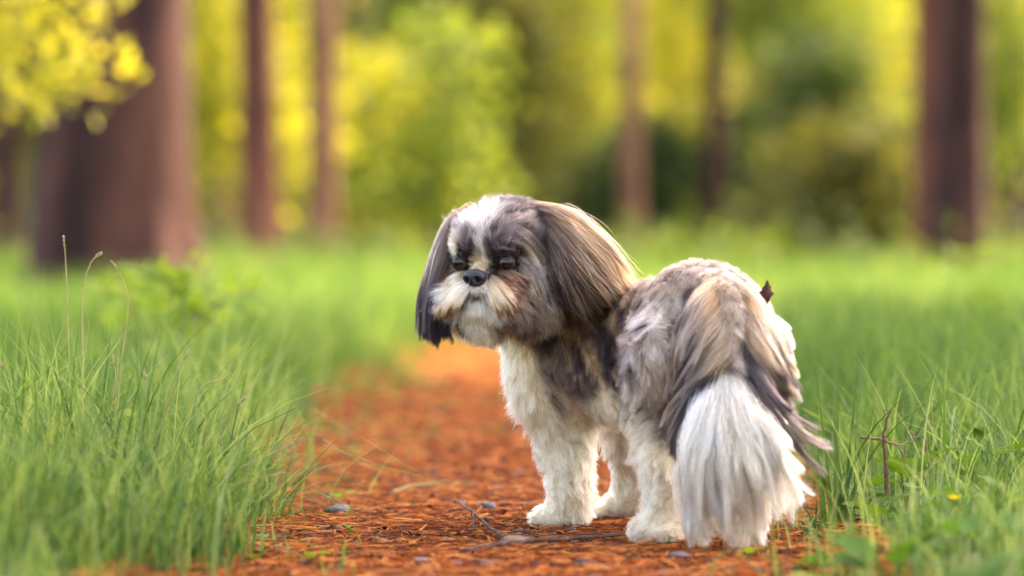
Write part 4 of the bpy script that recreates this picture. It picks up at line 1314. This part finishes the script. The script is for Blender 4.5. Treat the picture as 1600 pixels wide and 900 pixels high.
def on_skin(px, py, off=.003):
    """distance at which the body's skin lies behind a place in the photo, less off metres of hair"""
    ds_ = np.arange(3.42, 3.72, .001)
    pts = np.stack([W(px, py, d) for d in ds_])
    s = sdf(pts)
    hit = np.nonzero(s < 0)[0]
    i = hit[0] if len(hit) else int(np.argmin(s))
    return ds_[i] - off
def skin_guides(G_, offs):
    return [[(a, b, on_skin(a, b, o)) for (a, b), o in zip(g, offs)] for g in G_]

# ---- long hair drawn along guide strands (ears, moustache, beard, tail)
def sheet(guides, n, K, thick, jitter, cols, n_cl, lock=.6, len_var=(.75, 1.08), stag=.22, out=None, wave=.0, endfray=1.0, seed=0, u_pow=1.0):
    """guides: list of strands, each [(px,py,depth)...] in the order they lie side by side; cols(u, rnd) -> (root colour, tip colour)"""
    r_ = np.random.default_rng(seed + 2000)
    G_ = np.array([catmull([W(*q) for q in g], 24) for g in guides])             # (g,24,3)
    uu = r_.random(n)
    t = np.linspace(0, 1, K)
    F = catmull(G_, 60)                                                          # across
    A = F[np.clip((uu * 59).astype(int), 0, 58)]; B = F[np.clip((uu * 59).astype(int) + 1, 0, 59)]
    fr = (uu * 59 - np.floor(uu * 59))[:, None, None]
    base_ = A * (1 - fr) + B * fr
    L = r_.uniform(*len_var, n)
    st = r_.random(n) ** 1.6 * stag                                                # strands start a little way down
    tt = st[:, None] + (L - st)[:, None] * t[None, :]
    idx = np.clip(tt * 23, 0, 22.999); i0 = idx.astype(int); f = (idx - i0)[:, :, None]
    ar = np.arange(n)[:, None]
    S = base_[ar, i0] * (1 - f) + base_[ar, i0 + 1] * f
    over = np.clip(tt - 1, 0, 1)[:, :, None]
    S = S + over * (base_[:, -1:] - base_[:, -2:-1]) * 23
    o = r_.normal(size=(n, 1, 3)) * thick
    prof = np.sin(np.pi * np.clip(tt, 0, 1) * .55)[:, :, None]
    S = S + o * (.25 + .75 * prof)
    j2 = r_.normal(size=(n, 1, 3)) * jitter
    S = S + j2 * (tt ** 1.5)[:, :, None] * endfray
    if wave:
        ph = r_.uniform(0, 6.28, (n, 1)); w = np.sin(tt * 9 + ph)[:, :, None] * wave
        S = S + w * nrm(r_.normal(size=(n, 1, 3)))
    # locks
    ids = r_.choice(n, n_cl, replace=False)
    key = np.concatenate([S[:, K // 3], ], 1)
    kd = kdtree.KDTree(n_cl)
    for jj, ii_ in enumerate(ids): kd.insert(key[ii_], jj)
    kd.balance()
    own = np.array([kd.find(x_)[1] for x_ in key])
    G2 = S[ids][own]
    am = lock * r_.uniform(.72, 1.08, n)[:, None] * smooth(t[None, :] * 1.3)
    S = S + (G2 - S) * am[:, :, None]
    # stay outside the body
    for kk in range(1, K):
        q = S[:, kk]; s = sdf(q); bad = s < .0012
        if bad.any(): q[bad] += sdf_grad(q[bad]) * (.0012 - s[bad])[:, None] * 1.0
        q[:, 2] = np.maximum(q[:, 2], .005)
    c0_, c1_ = cols(uu, r_, own)
    return S, c0_, c1_

def mixc(palette, weights, r_, own, n_own):
    """each lock takes a colour of the palette, each hair strays from it a little"""
    w = np.asarray(weights, float); w /= w.sum()
    lk = r_.choice(len(palette), n_own, p=w)[own]
    st = r_.random(len(own)) < .25
    lk = np.where(st, r_.choice(len(palette), len(own), p=w), lk)
    return np.asarray(palette)[lk] * np.exp(r_.normal(0, .16, len(own)))[:, None]

def grad2(pal_a, wa, pal_b, wb):
    def f(u, r_, own):
        n_own = own.max() + 1
        a = mixc(pal_a, wa, r_, own, n_own); b = mixc(pal_b, wb, r_, own, n_own)
        return a, b
    return f
def across(pa, pb, ta, tb):
    """palettes blend from one side of the sheet (u=0) to the other (u=1)"""
    def f(u, r_, own):
        n_own = own.max() + 1
        k = np.clip(u + r_.normal(0, .14, len(u)), 0, 1)[:, None]
        A = mixc(pa, [1] * len(pa), r_, own, n_own); B = mixc(pb, [1] * len(pb), r_, own, n_own)
        A2 = mixc(ta, [1] * len(ta), r_, own, n_own); B2 = mixc(tb, [1] * len(tb), r_, own, n_own)
        return A * (1 - k) + B * k, A2 * (1 - k) + B2 * k
    return f

def merge(parts, name, r, label=None):
    K = parts[0][0].shape[1]
    S = np.concatenate([q[0] for q in parts]); a = np.concatenate([q[1] for q in parts]); b = np.concatenate([q[2] for q in parts])
    return fur_object(name, S, a, b, rng.uniform(r * .75, r * 1.25, len(S)), label=label)

# ear lying back over the neck (right in the photo)
ear_r = [
    [(828, 322, 3.605), (880, 332, 3.585), (932, 372, 3.59), (962, 420, 3.60), (984, 462, 3.61)],
    [(838, 330, 3.595), (884, 356, 3.572), (926, 402, 3.58), (955, 443, 3.59), (976, 474, 3.60)],
    [(846, 346, 3.590), (882, 388, 3.565), (914, 433, 3.575), (938, 468, 3.59), (954, 488, 3.60)],
    [(858, 378, 3.578), (876, 420, 3.565), (896, 455, 3.575), (914, 482, 3.585), (926, 497, 3.60)],
    [(852, 405, 3.580), (864, 440, 3.570), (878, 468, 3.578), (890, 488, 3.59), (898, 502, 3.60)]]
ear_r = [[(a, b, max(c_, on_skin(a, b, .006)) if i_ == 0 else c_) for i_, (a, b, c_) in enumerate(g)] for g in ear_r]
e1 = sheet(ear_r, 15000, 10, .0034, .0085, across([GREY, TAN, LGREY * .8, TAN * .9], [MIDG, DARK * 2, GREY], [TAN * .9, BROWN * 1.5, TAN * .75, SAND * .65], [DARK * 1.3, DARK, MIDG, BROWN]), 150, .8, (.55, 1.08), .40, wave=.0052, seed=1)
e3 = sheet(ear_r, 1300, 10, .005, .016, grad2([TAN, LGREY], [1, 1], [SAND, TAN], [1, 1]), 300, .3, (.4, 1.05), .5, wave=.003, seed=31)
merge([e1, e3], 'ear_fur', .00017, 'tan and dark long hair of the swept-back ear')
ear_l = [
    [(732, 320, 3.640), (700, 350, 3.630), (676, 410, 3.612), (660, 465, 3.596), (658, 522, 3.590)],
    [(718, 335, 3.630), (698, 380, 3.618), (680, 435, 3.600), (668, 487, 3.586), (668, 534, 3.582)],
    [(712, 365, 3.622), (698, 405, 3.612), (686, 452, 3.594), (680, 495, 3.580), (684, 535, 3.578)],
    [(708, 395, 3.620), (700, 440, 3.608), (694, 482, 3.590), (694, 510, 3.580), (698, 528, 3.578)]]
ear_l = [[(a, b, max(c_, on_skin(a, b, .006)) if i_ == 0 else c_) for i_, (a, b, c_) in enumerate(g)] for g in ear_l]
e2 = sheet(ear_l, 9000, 10, .0028, .004, across([LGREY, TAN, GREY], [MIDG, DARK * 1.6], [DARK * 1.5, MIDG, DARK], [DARK * .8, DARK]), 110, .8, (.72, 1.05), .35, wave=.002, seed=2)
merge([e2], 'ear_fur', .00017, 'dark-tipped long hair of the hanging ear')

# moustache: a full cream lobe left of the nose, a falling white lock right of it
mous_l = skin_guides([
    [(729, 424), (708, 432), (690, 448), (680, 468), (679, 484)],
    [(730, 434), (710, 444), (692, 464), (684, 484), (686, 500)],
    [(732, 443), (716, 456), (701, 476), (695, 494), (699, 508)],
    [(736, 450), (724, 464), (713, 482), (709, 498), (712, 512)]], (.003, .013, .019, .018, .011))
q1 = sheet(mous_l, 5600, 9, .0022, .0022, across([CREAM, CREAM, SAND * 1.15], [CREAM, CREAM, SAND], [SAND, CREAM * .9, TAN * 1.3], [SAND, TAN * 1.3, GREY]), 90, .62, (.7, 1.04), seed=3)
mous_r = skin_guides([
    [(768, 430), (788, 448), (806, 474), (817, 500)],
    [(765, 438), (781, 462), (797, 488), (808, 512)],
    [(760, 448), (770, 472), (780, 496), (787, 515)]], (.003, .013, .015, .011))
q2 = sheet(mous_r, 4200, 9, .0018, .0024, across([SAND, SAND, TAN], [CREAM, CREAM, SAND], [CREAM, SAND, TAN], [CREAM, SAND, SAND]), 60, .75, (.65, 1.06), wave=.0008, seed=4)
brown_r = skin_guides([
    [(778, 420), (802, 426), (826, 444), (842, 472)],
    [(776, 427), (800, 442), (822, 466), (836, 494)],
    [(774, 434), (797, 456), (816, 484), (828, 508)]], (.002, .009, .012, .009))
q5 = sheet(brown_r, 3600, 9, .0016, .0026, across([BROWN * 1.5, SAND, DARK * 1.6], [BROWN * 1.9, TAN, BROWN * 1.5], [BROWN * 1.3, MIDG, BROWN], [BROWN, DARK * 1.5, TAN]), 60, .75, wave=.0008, seed=14)
# beard: cream in the middle, dark on both sides
beard = skin_guides([
    [(716, 474), (711, 494), (716, 512), (726, 526)],
    [(728, 468), (726, 492), (730, 513), (738, 529)],
    [(746, 468), (747, 496), (750, 518), (754, 533)],
    [(762, 468), (767, 496), (769, 518), (770, 532)],
    [(774, 470), (784, 494), (788, 512), (788, 526)],
    [(790, 474), (806, 492), (814, 508), (816, 522)]], (.002, .010, .012, .008))
def beard_cols(u, r_, own):
    n_own = own.max() + 1
    edge = np.clip(np.abs(u - .44) * 5.2 - 1.15 + r_.normal(0, .1, len(u)), 0, 1)[:, None]
    A = mixc([WHITE, CREAM * 1.1, CREAM], [1, 1, .6], r_, own, n_own); B = mixc([DARK * 2, MIDG, BROWN], [1, 1, .8], r_, own, n_own)
    c_ = A * (1 - edge) + B * edge
    return c_ * .9, c_
q3 = sheet(beard, 6500, 9, .0022, .003, beard_cols, 120, .6, (.7, 1.06), seed=5)
# cheek hair falling beside the ear
ch = skin_guides([
    [(812, 398), (836, 414), (850, 442), (856, 474), (856, 502)],
    [(810, 410), (830, 430), (842, 458), (845, 490), (840, 518)],
    [(812, 424), (826, 450), (832, 478), (828, 504), (818, 526)]], (.002, .009, .013, .012, .008))
q4 = sheet(ch, 5000, 9, .0024, .0035, across([LGREY, CREAM, GREY], [MIDG, MIDG, SAND], [LGREY, CREAM, MIDG], [DARK * 1.6, DARK * 1.2, DARK]), 80, .72, wave=.001, seed=6)
merge([q1, q2, q3, q4, q5], 'beard', .00014)
# brow and crown locks, swept up and aside from the blaze
b1 = sheet(skin_guides([
            [(772, 362), (796, 352), (824, 362), (846, 390), (854, 420)],
            [(780, 374), (802, 366), (826, 382), (842, 410), (848, 436)],
            [(792, 384), (808, 382), (826, 398), (838, 424), (842, 446)]], (.002, .006, .009, .010, .008)), 2600, 9, .0018, .003,
           across([GREY * 1.2, MIDG, LGREY], [DARK * 1.6, MIDG, SAND], [LGREY, GREY * 1.3, MIDG], [SAND, CREAM, LGREY]), 44, .76, wave=.0011, seed=7)
b2 = sheet(skin_guides([
            [(752, 366), (748, 345), (750, 326), (758, 312)],
            [(757, 364), (764, 340), (782, 322), (806, 314)],
            [(763, 362), (782, 342), (810, 332), (838, 338)],
            [(768, 362), (792, 350), (822, 352), (848, 372)]], (.002, .006, .010, .009)), 4000, 9, .002, .003,
           across([WHITE * .72, LGREY * .8, LGREY * .7], [GREY * 1.1, LGREY * .7, MIDG], [LGREY * .5, GREY * .9, GREY * .8], [GREY, LGREY * .6, MIDG, LGREY * .5]), 48, .76, (.6, 1.1), wave=.0013, seed=8)  # crown tones lowered against the skylight
b3 = sheet(skin_guides([
            [(748, 366), (740, 346), (732, 330), (724, 320)],
            [(742, 362), (726, 348), (712, 342), (702, 346)],
            [(734, 358), (714, 352), (702, 362), (697, 380)],
            [(712, 374), (702, 376), (697, 388), (694, 402)]], (.002, .006, .009, .008)), 2400, 9, .0018, .0025,
           across([WHITE * .72, WHITE * .78, LGREY * .8], [CREAM * .85, CREAM * .8, LGREY], [GREY * .8, GREY, MIDG], [CREAM, GREY, LGREY]), 34, .72, (.6, 1.08), wave=.001, seed=9)
merge([b1, b2, b3], 'forelock', .00014)
# short whiskers round the mouth
wk = sheet(skin_guides([
            [(732, 446), (729, 452), (726, 459)], [(741, 448), (740, 454), (738, 461)], [(750, 448), (751, 454), (752, 461)], [(759, 445), (763, 452), (766, 460)]], (.003, .007, .009)), 900, 7, .0012, .002,
           grad2([WHITE, LGREY, CREAM], [1, 1, 1], [WHITE, GREY, CREAM], [1, .7, 1]), 60, .5, (.5, 1.1), seed=15)
merge([wk], 'whiskers', .00011)

# tail: long parted hair falling into a white plume
T = []
TANS = [LGREY, SAND, TAN * 1.25, LGREY * .8]
GREYS = [MIDG, GREY, MIDG * .7, GREY * 1.2]
T.append(sheet([[(1126, 438, 3.455), (1092, 462, 3.428), (1066, 500, 3.416), (1054, 545, 3.416), (1050, 592, 3.425)],
                [(1138, 448, 3.450), (1108, 485, 3.414), (1080, 530, 3.402), (1062, 577, 3.402), (1052, 622, 3.415)],
                [(1148, 472, 3.436), (1130, 517, 3.400), (1102, 562, 3.388), (1076, 602, 3.392), (1056, 642, 3.405)],
                [(1156, 502, 3.420), (1142, 547, 3.390), (1112, 592, 3.380), (1082, 630, 3.386), (1056, 668, 3.40)]], 8500, 12, .003, .005,
               grad2(TANS, [1, 1.3, .9, .7], GREYS + [LGREY * .8], [1, 1, .8, .6, .8]), 60, .9, (.55, 1.1), .3, wave=.0045, seed=20))
T.append(sheet([[(1142, 440, 3.452), (1176, 462, 3.425), (1206, 512, 3.418), (1226, 575, 3.42), (1238, 612, 3.425)],
                [(1150, 458, 3.440), (1180, 500, 3.405), (1210, 552, 3.40), (1232, 596, 3.405), (1246, 622, 3.41)],
                [(1150, 488, 3.425), (1176, 535, 3.392), (1204, 580, 3.388), (1228, 612, 3.395), (1242, 632, 3.40)]], 7000, 12, .0033, .0045,
               grad2([SAND, LGREY, TAN * 1.2], [1.2, 1, .7], GREYS + [SAND * .8], [1, 1, .6, .6, .8]), 50, .88, (.55, 1.08), .3, wave=.004, seed=21))
T.append(sheet([[(1146, 520, 3.410), (1108, 572, 3.388), (1072, 622, 3.385), (1052, 664, 3.392), (1044, 700, 3.40)],
                [(1142, 548, 3.402), (1112, 600, 3.380), (1082, 646, 3.378), (1062, 690, 3.385), (1054, 725, 3.395)]], 4200, 12, .003, .005,
               grad2([DARK * 2.2, MIDG, MIDG * .7, GREY], [1, 1, 1, .5], GREYS, [1, 1, .8, .6]), 40, .85, (.5, 1.05), .3, wave=.003, seed=22))
T.append(sheet([[(1150, 520, 3.410), (1184, 572, 3.388), (1214, 618, 3.385), (1244, 646, 3.392), (1280, 660, 3.40)],
                [(1150, 542, 3.402), (1186, 592, 3.380), (1224, 640, 3.378), (1264, 676, 3.385), (1304, 694, 3.395)],
                [(1146, 562, 3.398), (1176, 612, 3.376), (1206, 664, 3.372), (1230, 704, 3.38), (1250, 734, 3.39)]], 800, 12, .0022, .007,
               grad2(GREYS, [1.4, 1, 1, .6], GREYS, [1, 1, .8, .5]), 13, .93, (.4, 1.12), wave=.002, seed=23))
PL = [np.array((.96, .87, .71)), np.array((.94, .83, .65)), np.array((.97, .89, .75)), np.array((.80, .69, .54))]
plume = [
    [(1124, 582, 3.392), (1092, 640, 3.372), (1064, 708, 3.366), (1056, 776, 3.372), (1074, 836, 3.38)],
    [(1127, 586, 3.390), (1104, 650, 3.366), (1084, 730, 3.358), (1084, 800, 3.366), (1100, 856, 3.376)],
    [(1130, 590, 3.388), (1118, 660, 3.362), (1112, 740, 3.352), (1118, 812, 3.362), (1128, 866, 3.374)],
    [(1134, 590, 3.388), (1140, 660, 3.362), (1152, 740, 3.352), (1162, 806, 3.362), (1166, 862, 3.374)],
    [(1138, 588, 3.390), (1162, 648, 3.366), (1190, 718, 3.358), (1206, 780, 3.366), (1212, 845, 3.376)],
    [(1142, 582, 3.392), (1178, 636, 3.372), (1216, 694, 3.366), (1240, 738, 3.372), (1256, 772, 3.38)]]
T.append(sheet(plume, 12000, 12, .0038, .008, grad2(PL + [LGREY], [1.3, 1, 1, .6, .35], PL + [SAND], [1.3, 1, 1, .6, .4]), 62, .9, (.5, 1.06), .25, wave=.0085, seed=24))
plume2 = [[(a, b, c + .022) for (a, b, c) in g] for g in plume]
T.append(sheet(plume2, 5200, 12, .005, .008, grad2([CREAM, CREAM * 1.08, LGREY * 1.3], [1, 1, .6], [CREAM * 1.1, LGREY * 1.4, SAND * 1.2], [1, 1, .5]), 46, .86, (.45, .95), .25, wave=.007, seed=25))
merge(T, 'tail_fur', .00022, 'long tail hair, tan and grey parting into a white plume')

# ---- nose and eyes
def nose_mesh():
    bm = bmesh.new(); bmesh.ops.create_uvsphere(bm, u_segments=64, v_segments=44, radius=1)
    v = np.array([q.co[:] for q in bm.verts])
    f3 = [[w.index for w in p.verts] for p in bm.faces]; bm.free()
    x, y, z = v.T                                    # x across, y up, z out of the face
    wid = .0122 * (1 + .18 * y)
    o = np.stack([x * wid, y * .0092, z * .009], 1)
    o[:, 2] += -.0018 * np.clip(-y, 0, 1)            # slopes back below
    for s in (-1, 1):                                # nostrils
        dd = np.sqrt(((x - s * (.44 - .12 * y)) / .25) ** 2 + ((y + .12) / .33) ** 2)
        o[:, 2] -= .0075 * np.exp(-dd ** 2 * 1.6) * (z > 0)
    o[:, 2] -= .0016 * np.exp(-(x / .07) ** 2) * (y < .25) * (z > 0)   # philtrum
    tri = np.array([f for f in f3 if len(f) == 3]); quad = np.array([f for f in f3 if len(f) == 4])
    return o, [quad, tri]
m_, n_, l_ = mat('wet_nose')
p_ = node(n_, 'ShaderNodeBsdfPrincipled', i_Roughness=.38); p_.inputs['Base Color'].default_value = (.009, .007, .009, 1)
nz_ = node(n_, 'ShaderNodeTexVoronoi', i_Scale=900.0); tc_ = n_.new('ShaderNodeTexCoord'); l_.new(tc_.outputs['Object'], nz_.inputs['Vector'])
bp_ = node(n_, 'ShaderNodeBump', i_Strength=.35, i_Distance=.0006); l_.new(nz_.outputs['Distance'], bp_.inputs['Height']); l_.new(bp_.outputs[0], p_.inputs['Normal'])
o_ = n_.new('ShaderNodeOutputMaterial'); l_.new(p_.outputs[0], o_.inputs[0]); M_nose = m_
nv, nf = nose_mesh()
B = np.stack([HR, HU, HF])
mesh_np('nose', H(.0008, -.0088, .0640) + nv @ B - dog_loc, nf, M_nose, dog)

m_, n_, l_ = mat('dark_eye')
tc_ = node(n_, 'ShaderNodeAttribute', attribute_name='tint')
rp_ = ramp(n_, [(0.0, (.004, .003, .003)), (.34, (.004, .003, .003)), (.40, (.014, .006, .004)), (.70, (.010, .005, .004)), (.78, (.006, .004, .004)), (1, (.05, .03, .028))])
l_.new(tc_.outputs['Fac'], rp_.inputs[0])
p_ = node(n_, 'ShaderNodeBsdfPrincipled', i_Roughness=.25); p_.inputs['Specular IOR Level'].default_value = .15; p_.inputs['Coat Weight'].default_value = .45; p_.inputs['Coat Roughness'].default_value = .02
l_.new(rp_.outputs[0], p_.inputs['Base Color'])
o_ = n_.new('ShaderNodeOutputMaterial'); l_.new(p_.outputs[0], o_.inputs[0]); M_eye = m_
for s in (-1, 1):
    bm = bmesh.new(); bmesh.ops.create_uvsphere(bm, u_segments=36, v_segments=24, radius=.0083)
    v = np.array([q.co[:] for q in bm.verts]); f3 = [[w.index for w in p.verts] for p in bm.faces]; bm.free()
    tri = np.array([f for f in f3 if len(f) == 3]); quad = np.array([f for f in f3 if len(f) == 4])
    ang = np.arccos(np.clip(v[:, 2] / .0083, -1, 1))
    look = nrm(HF + HR * s * .12)
    e2_ = nrm(np.cross(np.array((0, 0, 1.)), look)); e3_ = np.cross(look, e2_)
    mesh_np('eye', H(.0248 if s > 0 else -.026, .0060, .0412) + v @ np.stack([e2_, e3_, look]) - dog_loc, [quad, tri], M_eye, dog, tint=np.clip(ang / 1.1, 0, 1))

# scrap of dead leaf caught in the hair of the rump
lc = W(1197, 459, 3.475)
rr = np.random.default_rng(3)
n = 18
an = np.linspace(0, 2 * np.pi, n, endpoint=False)
rad = .0090 * (1 + .16 * np.sin(an * 4 + 1) + .12 * rr.normal(size=n))
ring = np.stack([np.cos(an) * rad * .62 + .15 * np.sin(an) * rad, .002 * np.sin(an * 3), np.sin(an) * rad * 1.3], 1)
v = np.concatenate([ring, ring + np.array((0, .0008, 0)), [(0, -.002, 0)], [(0, .003, 0)]])
k = np.arange(n); k2 = (k + 1) % n
lf = mesh_np('leaf_scrap', v, [np.concatenate([np.stack([k2, k, np.full(n, 2 * n)], 1), np.stack([k + n, k2 + n, np.full(n, 2 * n + 1)], 1)]), np.stack([k, k2, k2 + n, k + n], 1)], M_dead, smooth=False)
lf.location = lc
tag(lf, 'scrap of dark brown dead leaf caught in the hair of the dog\'s rump', 'leaf')
